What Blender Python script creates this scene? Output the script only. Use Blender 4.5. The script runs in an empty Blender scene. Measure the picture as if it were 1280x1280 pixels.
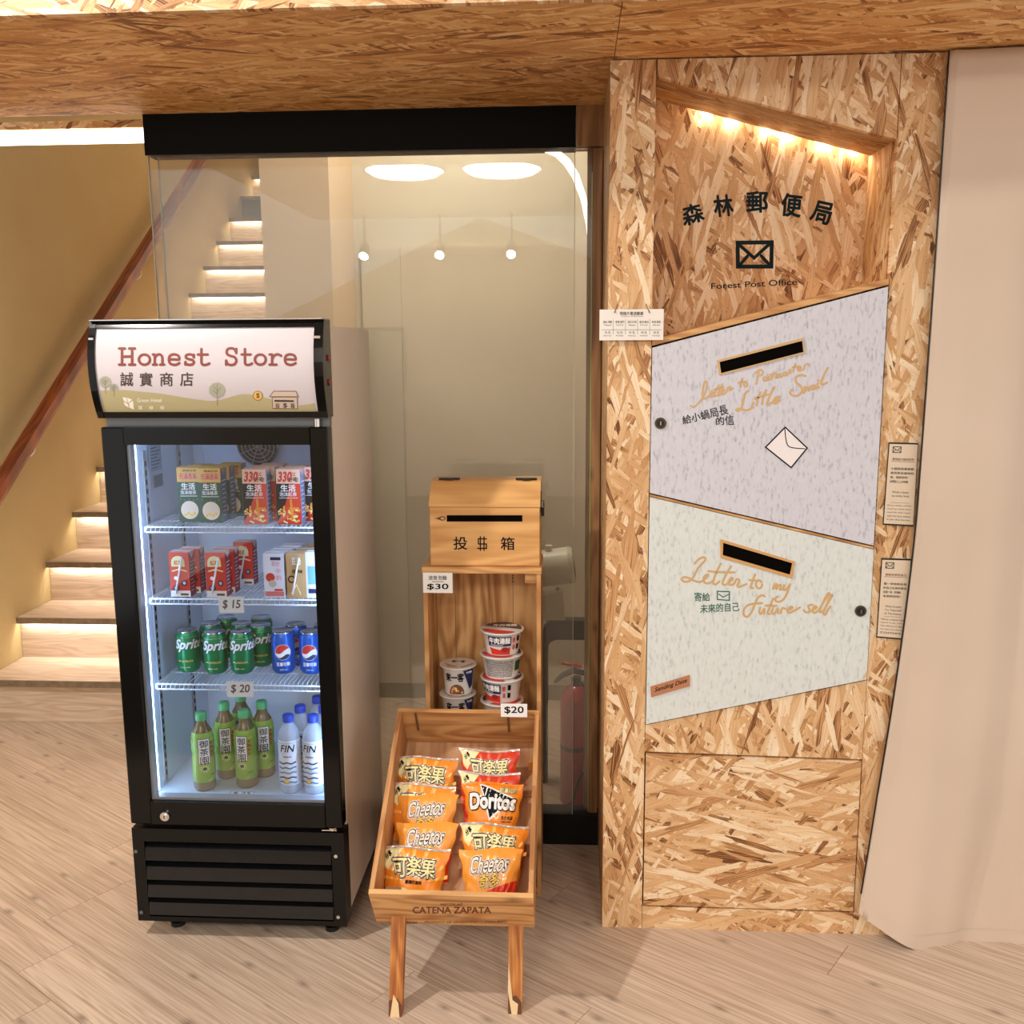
import bpy, math, random
from mathutils import Vector, Matrix
from mathutils.geometry import tessellate_polygon
random.seed(7)
PI = math.pi
scn = bpy.context.scene
col = scn.collection

# ------------------------------------------------------------------ camera
CF, CP, CR, CY = 1224.5, .16761, -.00652, .060625      # focal px, pitch down, roll, yaw
CAM = Vector((0, 0, 1.6))
FW = Vector((-math.sin(CY)*math.cos(CP), math.cos(CY)*math.cos(CP), -math.sin(CP)))
_r0 = Vector((math.cos(CY), math.sin(CY), 0)); _u0 = _r0.cross(FW)
RT = math.cos(CR)*_r0 + math.sin(CR)*_u0; UP = RT.cross(FW)
cd = bpy.data.cameras.new('camera'); cam = bpy.data.objects.new('camera', cd); col.objects.link(cam)
cd.sensor_width = 36; cd.lens = CF/1280*36; cd.clip_start = .05
m = Matrix((RT, UP, -FW)).transposed().to_4x4(); m.translation = CAM
cam.matrix_world = m
scn.camera = cam
# ------------------------------------------------------------------ view + world
scn.view_settings.view_transform = 'Standard'; scn.view_settings.look = 'None'
scn.view_settings.gamma = 1; scn.view_settings.use_curve_mapping = False
scn.view_settings.exposure = 0.85
scn.cycles.max_bounces = 8; scn.cycles.transparent_max_bounces = 16
scn.cycles.glossy_bounces = 4; scn.cycles.diffuse_bounces = 4
scn.cycles.caustics_reflective = False; scn.cycles.caustics_refractive = False
scn.cycles.use_denoising = True
w = bpy.data.worlds.new('world'); scn.world = w; w.use_nodes = True
w.node_tree.nodes['Background'].inputs[0].default_value = (1.0, .965, .935, 1)
w.node_tree.nodes['Background'].inputs[1].default_value = .62
def lamp(name, kind, loc, energy, color=(1, .93, .86), size=.1, target=None, spot=None):
    l = bpy.data.lights.new(name, kind); l.energy = energy; l.color = color
    if kind == 'AREA': l.shape = 'DISK'; l.size = size
    else: l.shadow_soft_size = size
    if spot: l.spot_size = math.radians(spot); l.spot_blend = .6
    o = bpy.data.objects.new(name, l); col.objects.link(o); o.location = loc
    if target: o.rotation_euler = (Vector(target)-Vector(loc)).to_track_quat('-Z', 'Y').to_euler()
    return o
lamp('track_spot_light', 'SPOT', (-1.72, 1.45, 2.82), 84, (1, .95, .90), .045, (-.2, 2.35, .3), 125)
LAMP_STRENGTH = 26.0

def ray(px, py): return FW + RT*((px-640)/CF) - UP*((py-640)/CF)
def at(px, py, y): d = ray(px, py); return CAM + d*((y-CAM.y)/d.y)       # pixel -> point on the plane Y = y
def atz(px, py, z): d = ray(px, py); return CAM + d*((z-CAM.z)/d.z)
def atx(px, py, x): d = ray(px, py); return CAM + d*((x-CAM.x)/d.x)

# ------------------------------------------------------------------ materials
def lin(c):
    f = lambda v: v/12.92 if v <= .04045 else ((v+.055)/1.055)**2.4
    return tuple(f(v/255) for v in c[:3]) + (1,)
MATS = {}
def mat(name, c=(200, 200, 200), rough=.5, metal=0., emit=0., ecol=None, spec=.5, coat=0., trans=0.):
    if name in MATS: return MATS[name]
    M = bpy.data.materials.new(name); M.use_nodes = True
    b = M.node_tree.nodes['Principled BSDF']
    b.inputs['Base Color'].default_value = lin(c); b.inputs['Roughness'].default_value = rough
    b.inputs['Metallic'].default_value = metal; b.inputs['Specular IOR Level'].default_value = spec
    b.inputs['Coat Weight'].default_value = coat; b.inputs['Transmission Weight'].default_value = trans
    if emit: b.inputs['Emission Color'].default_value = lin(ecol or c); b.inputs['Emission Strength'].default_value = emit
    MATS[name] = M; return M
def N(M, t, **kw):
    n = M.node_tree.nodes.new(t)
    for k, v in kw.items(): setattr(n, k, v)
    return n
def L(M, a, b): M.node_tree.links.new(a, b)
def mth(M, op, a, b=None, c=None):
    n = N(M, 'ShaderNodeMath', operation=op)
    for i, v in enumerate((a, b, c)):
        if v is None: continue
        if isinstance(v, (int, float)): n.inputs[i].default_value = v
        else: L(M, v, n.inputs[i])
    return n.outputs[0]
def ramp(M, fac, stops, interp='LINEAR'):
    n = N(M, 'ShaderNodeValToRGB'); cr = n.color_ramp; cr.interpolation = interp
    while len(cr.elements) < len(stops): cr.elements.new(.5)
    for e, (p, c) in zip(cr.elements, stops): e.position = p; e.color = lin(c)
    L(M, fac, n.inputs[0]); return n.outputs[0]
def mix(M, fac, a, b, mode='MIX'):
    n = N(M, 'ShaderNodeMix', data_type='RGBA', blend_type=mode)
    for s, v in ((n.inputs['Factor'], fac), (n.inputs[6], a), (n.inputs[7], b)):
        if isinstance(v, (int, float)): s.default_value = v
        elif isinstance(v, tuple): s.default_value = v
        else: L(M, v, s)
    return n.outputs[2]
def uv2(M, axes, rnd=False):
    tc = N(M, 'ShaderNodeTexCoord'); sp = N(M, 'ShaderNodeSeparateXYZ'); L(M, tc.outputs['Object'], sp.inputs[0])
    u = sp.outputs['XYZ'.index(axes[0])]; v = sp.outputs['XYZ'.index(axes[1])]
    if rnd:
        oi = N(M, 'ShaderNodeObjectInfo'); u = mth(M, 'MULTIPLY_ADD', oi.outputs['Random'], 17.3, u); v = mth(M, 'MULTIPLY_ADD', oi.outputs['Random'], 9.1, v)
    return u, v
def strands(M, u, v, ang, su, sv, off, metric='CHEBYCHEV'):
    c, s = math.cos(ang), math.sin(ang)
    a = mth(M, 'ADD', mth(M, 'MULTIPLY', u, c), mth(M, 'MULTIPLY', v, s))
    b = mth(M, 'SUBTRACT', mth(M, 'MULTIPLY', v, c), mth(M, 'MULTIPLY', u, s))
    cb = N(M, 'ShaderNodeCombineXYZ'); L(M, mth(M, 'MULTIPLY_ADD', a, su, off), cb.inputs[0]); L(M, mth(M, 'MULTIPLY_ADD', b, sv, off*1.7), cb.inputs[1])
    nz = N(M, 'ShaderNodeTexNoise', noise_dimensions='2D'); nz.inputs['Scale'].default_value = .9; nz.inputs['Detail'].default_value = 2
    L(M, cb.outputs[0], nz.inputs['Vector'])
    ad = N(M, 'ShaderNodeVectorMath', operation='MULTIPLY_ADD'); L(M, nz.outputs['Color'], ad.inputs[0]); ad.inputs[1].default_value = (.9, .8, 0); L(M, cb.outputs[0], ad.inputs[2])
    vo = N(M, 'ShaderNodeTexVoronoi', voronoi_dimensions='2D', feature='F1', distance=metric); vo.inputs['Scale'].default_value = 1
    L(M, ad.outputs[0], vo.inputs['Vector'])
    sc = N(M, 'ShaderNodeSeparateColor'); L(M, vo.outputs['Color'], sc.inputs[0])
    # fibre streaks along the strand
    cb2 = N(M, 'ShaderNodeCombineXYZ'); L(M, mth(M, 'MULTIPLY', a, su*7), cb2.inputs[0]); L(M, mth(M, 'MULTIPLY', b, sv*1.3), cb2.inputs[1])
    fz = N(M, 'ShaderNodeTexNoise', noise_dimensions='2D'); fz.inputs['Scale'].default_value = 1; fz.inputs['Detail'].default_value = 2; L(M, cb2.outputs[0], fz.inputs['Vector'])
    return sc.outputs[0], sc.outputs[1], sc.outputs[2], vo.outputs['Distance'], fz.outputs['Fac']
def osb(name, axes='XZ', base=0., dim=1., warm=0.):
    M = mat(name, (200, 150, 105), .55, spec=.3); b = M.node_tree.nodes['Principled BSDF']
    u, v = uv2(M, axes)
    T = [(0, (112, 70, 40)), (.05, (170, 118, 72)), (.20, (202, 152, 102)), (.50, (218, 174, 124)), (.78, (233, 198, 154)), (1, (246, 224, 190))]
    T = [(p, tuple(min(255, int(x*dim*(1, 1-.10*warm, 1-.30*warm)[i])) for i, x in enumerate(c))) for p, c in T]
    colr = None; hgt = None
    layers = [(base+.15, 60, 13, 1.3, 0), (base-.5, 74, 14, 5.1, .45), (base+.95, 80, 16, 9.7, .60), (base-.10, 38, 6.5, 14.2, .66), (base+.32, 64, 8, 21.9, .76), (base-.3, 90, 9, 31.9, .84)]
    for i, (a, su, sv, off, th) in enumerate(layers):
        R, G, B, D, F = strands(M, u, v, a, su, sv, off, 'CHEBYCHEV' if i % 2 == 0 else 'MANHATTAN')
        tone = mth(M, 'MULTIPLY_ADD', mth(M, 'SUBTRACT', F, .5), .75, G)
        c = ramp(M, tone, T)
        c = mix(M, mth(M, 'MULTIPLY', mth(M, 'GREATER_THAN', D, .66), .10), c, lin((120, 74, 40)))
        if colr is None: colr = c; hgt = tone
        else:
            mk = mth(M, 'GREATER_THAN', R, th)
            colr = mix(M, mk, colr, c)
            hh = N(M, 'ShaderNodeMix', data_type='FLOAT'); L(M, mk, hh.inputs[0]); L(M, hgt, hh.inputs[2]); L(M, mth(M, 'ADD', tone, .3*i), hh.inputs[3]); hgt = hh.outputs[0]
    # fine dark crumbs
    cb = N(M, 'ShaderNodeCombineXYZ'); L(M, u, cb.inputs[0]); L(M, v, cb.inputs[1])
    nz = N(M, 'ShaderNodeTexNoise', noise_dimensions='2D'); nz.inputs['Scale'].default_value = 95; nz.inputs['Detail'].default_value = 3; L(M, cb.outputs[0], nz.inputs['Vector'])
    colr = mix(M, mth(M, 'MULTIPLY', mth(M, 'GREATER_THAN', nz.outputs['Fac'], .70), .35), colr, lin((104, 62, 34)))
    L(M, colr, b.inputs['Base Color'])
    bp = N(M, 'ShaderNodeBump'); bp.inputs['Strength'].default_value = .35; bp.inputs['Distance'].default_value = .0012; L(M, hgt, bp.inputs['Height']); L(M, bp.outputs[0], b.inputs['Normal'])
    return M
def wood(name, light, dark, axes='XZ', su=30, sv=2.2, rough=.5, rnd=False, knots=True, amt=1., spec=.4):
    """grain runs along the second axis"""
    M = mat(name, light, rough, spec=spec); b = M.node_tree.nodes['Principled BSDF']
    u, v = uv2(M, axes, rnd)
    cb = N(M, 'ShaderNodeCombineXYZ'); L(M, mth(M, 'MULTIPLY', u, su), cb.inputs[0]); L(M, mth(M, 'MULTIPLY', v, sv), cb.inputs[1])
    n1 = N(M, 'ShaderNodeTexNoise', noise_dimensions='2D'); n1.inputs['Scale'].default_value = 1.; n1.inputs['Detail'].default_value = 3; n1.inputs['Distortion'].default_value = .6; L(M, cb.outputs[0], n1.inputs['Vector'])
    cb2 = N(M, 'ShaderNodeCombineXYZ'); L(M, mth(M, 'MULTIPLY', u, su*.28), cb2.inputs[0]); L(M, mth(M, 'MULTIPLY', v, sv*.8), cb2.inputs[1])
    n2 = N(M, 'ShaderNodeTexNoise', noise_dimensions='2D'); n2.inputs['Scale'].default_value = 1.; n2.inputs['Detail'].default_value = 1; L(M, cb2.outputs[0], n2.inputs['Vector'])
    rings = mth(M, 'SINE', mth(M, 'MULTIPLY', n2.outputs['Fac'], 46))
    f = mth(M, 'ADD', mth(M, 'MULTIPLY', n1.outputs['Fac'], .75), mth(M, 'MULTIPLY_ADD', rings, .10*amt, .12))
    mid = tuple((a+c)/2 for a, c in zip(light, dark))
    c = ramp(M, f, [(.28, dark), (.44, mid), (.60, light), (.9, tuple(min(255, x*1.05) for x in light))])
    if knots:
        cb3 = N(M, 'ShaderNodeCombineXYZ'); L(M, mth(M, 'MULTIPLY', u, 7), cb3.inputs[0]); L(M, mth(M, 'MULTIPLY', v, 3.2), cb3.inputs[1])
        vo = N(M, 'ShaderNodeTexVoronoi', voronoi_dimensions='2D'); vo.inputs['Scale'].default_value = 1; L(M, cb3.outputs[0], vo.inputs['Vector'])
        k = ramp(M, vo.outputs['Distance'], [(0, (255, 255, 255)), (.035, (200, 200, 200)), (.10, (0, 0, 0))])
        c = mix(M, mth(M, 'MULTIPLY', k, .7), c, lin(tuple(x*.55 for x in dark)))
    if rnd:
        oi = N(M, 'ShaderNodeObjectInfo')
        c = mix(M, mth(M, 'MULTIPLY', oi.outputs['Random'], .30), c, lin(tuple(x*.88 for x in mid)))
    L(M, c, b.inputs['Base Color'])
    bp = N(M, 'ShaderNodeBump'); bp.inputs['Strength'].default_value = .2; bp.inputs['Distance'].default_value = .0006; L(M, f, bp.inputs['Height']); L(M, bp.outputs[0], b.inputs['Normal'])
    return M
def blotch(name, c1, c2, rough=.6, sc=3., bump=0., sx=1., spec=.4, detail=3, metal=0.):
    M = mat(name, c1, rough, spec=spec, metal=metal); b = M.node_tree.nodes['Principled BSDF']
    tc = N(M, 'ShaderNodeTexCoord'); mp = N(M, 'ShaderNodeMapping'); mp.inputs['Scale'].default_value = (sx, 1, 1); L(M, tc.outputs['Object'], mp.inputs[0])
    n = N(M, 'ShaderNodeTexNoise'); n.inputs['Scale'].default_value = sc; n.inputs['Detail'].default_value = detail; L(M, mp.outputs[0], n.inputs['Vector'])
    L(M, ramp(M, n.outputs['Fac'], [(.3, c1), (.7, c2)]), b.inputs['Base Color'])
    if bump:
        bp = N(M, 'ShaderNodeBump'); bp.inputs['Strength'].default_value = bump; bp.inputs['Distance'].default_value = .001; L(M, n.outputs['Fac'], bp.inputs['Height']); L(M, bp.outputs[0], b.inputs['Normal'])
    return M
def glassmat(name, tint=(.97, .98, .965), rough=0., haze=0., hazec=(225, 222, 205)):
    """thin sheet: a Fresnel mirror over a clear pane with optional reflected haze"""
    M = bpy.data.materials.new(name); M.use_nodes = True; nt = M.node_tree; nt.nodes.clear()
    out = N(M, 'ShaderNodeOutputMaterial'); fr = N(M, 'ShaderNodeFresnel'); fr.inputs[0].default_value = 1.5
    tr = N(M, 'ShaderNodeBsdfTransparent'); tr.inputs[0].default_value = tint+(1,)
    gl = N(M, 'ShaderNodeBsdfGlossy'); gl.inputs['Roughness'].default_value = rough
    mx = N(M, 'ShaderNodeMixShader'); L(M, fr.outputs[0], mx.inputs[0])
    base = tr.outputs[0]
    if haze:
        df = N(M, 'ShaderNodeBsdfDiffuse'); df.inputs[0].default_value = lin(hazec); mh = N(M, 'ShaderNodeMixShader'); mh.inputs[0].default_value = haze  # reflected haze put in as pale diffuse colour
        L(M, tr.outputs[0], mh.inputs[1]); L(M, df.outputs[0], mh.inputs[2]); base = mh.outputs[0]
    L(M, base, mx.inputs[1]); L(M, gl.outputs[0], mx.inputs[2]); L(M, mx.outputs[0], out.inputs[0])
    MATS[name] = M; return M

OSB_V = osb('osb_vertical', 'XZ', 0., 1.0)
OSB_H = osb('osb_horizontal', 'XZ', PI/2, 1.0)
OSB_S = osb('osb_soffit', 'XY', PI/2, 1.0, .8)
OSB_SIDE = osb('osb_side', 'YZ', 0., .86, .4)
OSB_NS = osb('osb_niche_soffit_shaded', 'XY', PI/2, .80, .5)  # niche underside: its shade is dimmed into the board colour
PLANK = wood('floor_plank_wood', (217, 195, 174), (178, 152, 129), 'YX', 110, 1.7, .42, rnd=True, spec=.35, amt=.6)
FLOORB = mat('floor_joint', (92, 70, 52), .8)
PINE_V = wood('pine_vertical', (222, 176, 118), (164, 110, 60), 'XZ', 26, 2.0, .5)
PINE_H = wood('pine_horizontal', (220, 172, 112), (170, 114, 64), 'ZX', 40, 2.2, .5)
PINE_SV = wood('pine_side', (216, 166, 108), (150, 96, 50), 'YZ', 26, 2.0, .5)
PINE_BOX = wood('pine_coin_box', (230, 180, 116), (204, 148, 88), 'ZX', 30, 1.6, .42, knots=False)
LEGW = wood('leg_wood', (204, 138, 70), (150, 84, 36), 'XZ', 60, 3., .5, knots=False)
PALEW = mat('bare_split_wood', (226, 196, 150), .7)
CRATE_F = wood('crate_floor_wood', (204, 160, 120), (160, 112, 74), 'XY', 26, 2.0, .6, knots=False)
CRATE_SD = wood('crate_side_wood', (206, 152, 98), (140, 84, 44), 'XY', 34, 2.4, .5)
JAMB = wood('jamb_wood', (170, 128, 84), (122, 84, 50), 'XZ', 34, 1.4, .5)
STAIRW = wood('stair_wood', (226, 206, 186), (202, 178, 154), 'ZX', 60, 2.2, .45, knots=False)
STAIRT = wood('stair_tread_wood', (228, 208, 188), (204, 180, 156), 'YX', 50, 2.2, .4, knots=False)
NOSE = blotch('tread_nosing', (120, 104, 84), (150, 130, 106), .5, 30)
RAILW = wood('handrail_wood', (150, 78, 40), (104, 48, 24), 'XY', 30, 2., .35, knots=False)
WALLY = blotch('yellow_wall_paint', (204, 186, 138), (198, 178, 130), .75, 2)
WALLC = blotch('cream_wall_paint', (220, 196, 168), (214, 188, 160), .75, 2)
WALLG = blotch('grey_green_wall_paint', (206, 197, 180), (198, 190, 172), .7, 2)
WHITEP = blotch('shop_ceiling_paint', (236, 228, 216), (228, 220, 208), .8, 1)
BLACK = mat('black_plastic', (9, 10, 10), .3, spec=.3)
BLACKM = mat('black_metal', (14, 16, 16), .4)
BLACKG = mat('black_gloss', (7, 8, 8), .14, spec=.3)
SLAT = blotch('louvre_black', (22, 22, 23), (15, 15, 16), .22, 40, spec=.5)
BODY = blotch('cooler_side_paint', (232, 214, 196), (226, 208, 190), .22, 1.5)
LINER = mat('cooler_liner', (226, 234, 244), .4)
CHROME = mat('chrome', (220, 220, 220), .15, 1.)
STEEL = mat('grey_steel', (120, 124, 126), .4, .6)
WIRE = mat('white_wire', (240, 244, 248), .35)
WHITE = mat('white_print', (246, 244, 240), .5)
PAPER = mat('paper_card', (240, 232, 222), .7)
BEIGEP = mat('beige_card', (224, 204, 178), .7)
INK = mat('black_ink', (14, 14, 16), .6, spec=.2)
GREYINK = mat('grey_ink', (96, 90, 84), .6)
DARK = mat('dark_void', (8, 6, 5), .9, spec=.05)
TEALINK = mat('dark_teal_paint', (10, 30, 34), .6, spec=.15)
GOLD = mat('gold_paint', (208, 170, 118), .45)
def painted(name, c1, c2):
    M = blotch(name, c1, c1, .6, 55, .6, 2.6, detail=6); cr = [n for n in M.node_tree.nodes if n.type == 'VALTORGB'][0].color_ramp
    while len(cr.elements) < 4: cr.elements.new(.5)
    for e, (p, c) in zip(cr.elements, [(.22, c2), (.34, tuple((a+b)/2 for a, b in zip(c1, c2))), (.44, c1), (.8, tuple(min(255, x+8) for x in c1))]): e.position = p; e.color = lin(c)
    return M
BLUEDOOR = painted('pale_blue_painted_board', (208, 207, 214), (164, 164, 174)); GREENDOOR = painted('pale_mint_painted_board', (216, 221, 217), (184, 190, 186))
CURT = blotch('beige_curtain_cloth', (217, 197, 178), (209, 189, 169), .85, 2, spec=.15)
GLASS = glassmat('clear_glass', (.975, .98, .965), 0., .055, (225, 218, 205))
GLASSD = glassmat('cooler_glass', (.97, .98, .99), 0.)
GREENEDGE = mat('glass_edge', (176, 178, 110), .2)
GRN = mat('can_green', (26, 132, 72), .3, .35); GRNM = mat('leaf_green', (150, 186, 70), .4); GRND = mat('dark_green', (18, 78, 52), .5)
BLU = mat('can_blue', (22, 92, 190), .3, .35); NAVY = mat('navy_ink', (24, 40, 84), .5); CAPBL = mat('cap_blue', (40, 74, 190), .35)
RED = mat('red_ink', (214, 50, 36), .45); REDF = mat('red_foil', (222, 56, 28), .3, coat=.5)
ORA = mat('orange_foil', (250, 150, 40), .32, coat=.5); ORL = mat('light_orange_foil', (253, 168, 66), .35, coat=.3); YEL = mat('yellow_ink', (250, 206, 92), .45)
CREAM = mat('cream_ink', (248, 238, 176), .5); BROWN = mat('brown_ink', (118, 66, 40), .6); SIGNRED = mat('sign_red', (132, 62, 50), .6)
SILVER = mat('silver_foil', (226, 222, 218), .25, .5); PINK = mat('pink_ink', (240, 170, 200), .5); TAN = mat('tan_carton', (206, 166, 112), .5)
TEAL = mat('mint_cap', (96, 190, 120), .4); KRAFT = mat('kraft_print', (120, 84, 54), .6); TEAB = mat('tea_liquid', (128, 104, 56), .2, spec=.5)
GREY = mat('grey_paint', (150, 150, 150), .5)

# ------------------------------------------------------------------ object helpers
def link(name, data): o = bpy.data.objects.new(name, data); col.objects.link(o); return o
def origin(o):
    v = Vector((0, 0, 0))
    while o is not None: v += o.location; o = o.parent
    return v
def tag(o, label=None, cat=None, group=None, kind=None):
    for k, v in (('label', label), ('category', cat), ('group', group), ('kind', kind)):
        if v: o[k] = v
    return o
def empty(name, loc, label, cat, group=None):
    o = bpy.data.objects.new(name, None); col.objects.link(o); o.location = loc; o.empty_display_size = .05
    return tag(o, label, cat, group)
class MB:
    def __init__(s): s.v = []; s.f = []; s.m = []; s.sm = []; s.mats = []
    def mi(s, m):
        if m not in s.mats: s.mats.append(m)
        return s.mats.index(m)
    def add(s, vs, fs, m, smooth=False):
        o = len(s.v); s.v += [Vector(v) for v in vs]; k = s.mi(m)
        for f in fs: s.f.append([i+o for i in f]); s.m.append(k); s.sm.append(smooth)
        return s
    def box(s, a, b, m, bev=0.):
        x0, y0, z0 = [min(p, q) for p, q in zip(a, b)]; x1, y1, z1 = [max(p, q) for p, q in zip(a, b)]
        if bev <= 0:
            return s.add([(x0, y0, z0), (x1, y0, z0), (x1, y1, z0), (x0, y1, z0), (x0, y0, z1), (x1, y0, z1), (x1, y1, z1), (x0, y1, z1)],
                  [(0, 3, 2, 1), (4, 5, 6, 7), (0, 1, 5, 4), (1, 2, 6, 5), (2, 3, 7, 6), (3, 0, 4, 7)], m)
        vs = []; b = min(bev, (x1-x0)/2.1, (y1-y0)/2.1, (z1-z0)/2.1)
        for (ix, iy, iz) in [(i, j, k) for i in (0, 1) for j in (0, 1) for k in (0, 1)]:
            X, Y, Z = (x0, x1)[ix], (y0, y1)[iy], (z0, z1)[iz]; sx, sy, sz = (b, -b)[ix], (b, -b)[iy], (b, -b)[iz]
            vs += [(X, Y+sy, Z+sz), (X+sx, Y, Z+sz), (X+sx, Y+sy, Z)]
        I = lambda ix, iy, iz, a: (ix*4+iy*2+iz)*3+a
        fs = [(I(x, 0, 0, 0), I(x, 1, 0, 0), I(x, 1, 1, 0), I(x, 0, 1, 0)) for x in (0, 1)]
        fs += [(I(0, y, 0, 1), I(1, y, 0, 1), I(1, y, 1, 1), I(0, y, 1, 1)) for y in (0, 1)]
        fs += [(I(0, 0, z, 2), I(1, 0, z, 2), I(1, 1, z, 2), I(0, 1, z, 2)) for z in (0, 1)]
        for y in (0, 1):
            for z in (0, 1): fs.append((I(0, y, z, 1), I(1, y, z, 1), I(1, y, z, 2), I(0, y, z, 2)))
        for x in (0, 1):
            for z in (0, 1): fs.append((I(x, 0, z, 0), I(x, 1, z, 0), I(x, 1, z, 2), I(x, 0, z, 2)))
        for x in (0, 1):
            for y in (0, 1): fs.append((I(x, y, 0, 0), I(x, y, 1, 0), I(x, y, 1, 1), I(x, y, 0, 1)))
        for x in (0, 1):
            for y in (0, 1):
                for z in (0, 1): fs.append((I(x, y, z, 0), I(x, y, z, 1), I(x, y, z, 2)))
        return s.add(vs, fs, m)
    def prism(s, pts, d, m):
        """convex or concave outline pts (3-D, planar) swept by vector d"""
        n = len(pts); d = Vector(d); P = [Vector(p) for p in pts]
        tri = tessellate_polygon([P])
        fs = [tuple(t) for t in tri] + [tuple(i+n for i in t) for t in tri] + [(i, (i+1) % n, (i+1) % n+n, i+n) for i in range(n)]
        return s.add(P+[p+d for p in P], fs, m)
    def cyl(s, a, b, r, m, r2=None, seg=12, cap=True, smooth=True):
        a = Vector(a); b = Vector(b); r2 = r if r2 is None else r2
        q = (b-a).to_track_quat('Z', 'Y'); vs = []
        for c, rr in ((a, r), (b, r2)):
            for i in range(seg): t = 2*PI*i/seg; vs.append(c+q @ Vector((rr*math.cos(t), rr*math.sin(t), 0)))
        s.add(vs, [(i, (i+1) % seg, (i+1) % seg+seg, i+seg) for i in range(seg)], m, smooth)
        if cap: s.add(vs, [tuple(range(seg))[::-1], tuple(range(seg, 2*seg))], m)
        return s
    def tube(s, pts, r, m, seg=8, closed=False):
        pts = [Vector(p) for p in pts]; n = len(pts); vs = []; rr = r if isinstance(r, (list, tuple)) else [r]*n
        for i, p in enumerate(pts):
            a = pts[(i-1) % n] if (closed or i > 0) else p; b = pts[(i+1) % n] if (closed or i < n-1) else p
            q = (b-a).to_track_quat('Z', 'Y')
            for k in range(seg): t = 2*PI*k/seg; vs.append(p+q @ Vector((rr[i]*math.cos(t), rr[i]*math.sin(t), 0)))
        fs = []
        for i in range(n if closed else n-1):
            j = (i+1) % n
            for k in range(seg): fs.append((i*seg+k, i*seg+(k+1) % seg, j*seg+(k+1) % seg, j*seg+k))
        if not closed: fs += [tuple(range(seg))[::-1], tuple(range((n-1)*seg, n*seg))]
        return s.add(vs, fs, m, True)
    def lathe(s, prof, m, seg=24, c=(0, 0, 0), smooth=True, mats=None):
        c = Vector(c); vs = []
        for r, z in prof:
            for i in range(seg): t = 2*PI*i/seg; vs.append(c+Vector((r*math.cos(t), r*math.sin(t), z)))
        o = len(s.v); s.v += vs
        for j in range(len(prof)-1):
            k = s.mi(mats[j] if mats else m)
            for i in range(seg): s.f.append([o+j*seg+i, o+j*seg+(i+1) % seg, o+(j+1)*seg+(i+1) % seg, o+(j+1)*seg+i]); s.m.append(k); s.sm.append(smooth)
        return s
    def grid(s, fn, nu, nv, m, smooth=True):
        vs = [fn(i/nu, j/nv) for j in range(nv+1) for i in range(nu+1)]
        fs = [(j*(nu+1)+i, j*(nu+1)+i+1, (j+1)*(nu+1)+i+1, (j+1)*(nu+1)+i) for j in range(nv) for i in range(nu)]
        return s.add(vs, fs, m, smooth)
    def build(s, name, parent=None, label=None, cat=None, group=None, kind=None, loc=None, bevel=0):
        me = bpy.data.meshes.new(name); o0 = Vector(loc) if loc is not None else (origin(parent) if parent else Vector((0, 0, 0)))
        me.from_pydata([tuple(v-o0) for v in s.v], [], s.f)
        for m in s.mats: me.materials.append(m)
        me.polygons.foreach_set('material_index', s.m); me.polygons.foreach_set('use_smooth', s.sm); me.validate(); me.update()
        o = link(name, me)
        if parent: o.parent = parent
        elif loc is not None: o.location = loc
        if bevel:
            bv = o.modifiers.new('bevel', 'BEVEL'); bv.width = bevel; bv.segments = 1; bv.limit_method = 'ANGLE'
        return tag(o, label, cat, group, kind)
def kids(o): return [c for c in bpy.data.objects if c.parent == o]
def copy_tree(o, parent=None, _k=None):
    c = o.copy(); col.objects.link(c)
    if parent: c.parent = parent
    for ch in kids(o): copy_tree(ch, c)
    return c
def place(o, loc, rz=0, label=None, group=None):
    o.location = loc; o.rotation_euler.z = rz
    if label: o['label'] = label
    if group: o['group'] = group
    return o

# ------------------------------------------------------------------ flat print: text, strokes, shapes
_tc = {}
def textgeo(s, bold=0.):
    k = (s, round(bold, 4))
    if k in _tc: return _tc[k]
    c = bpy.data.curves.new('t', 'FONT'); c.body = s; c.size = 1; c.resolution_u = 3; c.offset = bold
    o = bpy.data.objects.new('t', c); col.objects.link(o)
    dg = bpy.context.evaluated_depsgraph_get()
    me = bpy.data.meshes.new_from_object(o.evaluated_get(dg))
    V = [(v.co.x, v.co.y) for v in me.vertices]; F = [tuple(p.vertices) for p in me.polygons]
    bpy.data.objects.remove(o); bpy.data.curves.remove(c); bpy.data.meshes.remove(me)
    _tc[k] = (V, F); return V, F
def smooth(pts, n=5):
    out = []; P = [pts[0]]+list(pts)+[pts[-1]]
    for i in range(1, len(P)-2):
        p0, p1, p2, p3 = P[i-1:i+3]
        for k in range(n):
            t = k/n
            out.append(tuple(.5*(2*b+(c-a)*t+(2*a-5*b+4*c-d)*t*t+(-a+3*b-3*c+d)*t**3) for a, b, c, d in zip(p0, p1, p2, p3)))
    out.append(tuple(pts[-1])); return out
def ell(cx, cy, rx, ry, n=20, a0=0, a1=2*PI): return [(cx+rx*math.cos(a0+(a1-a0)*i/n), cy+ry*math.sin(a0+(a1-a0)*i/n)) for i in range(n+(a1-a0 < 2*PI-.01))]
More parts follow.
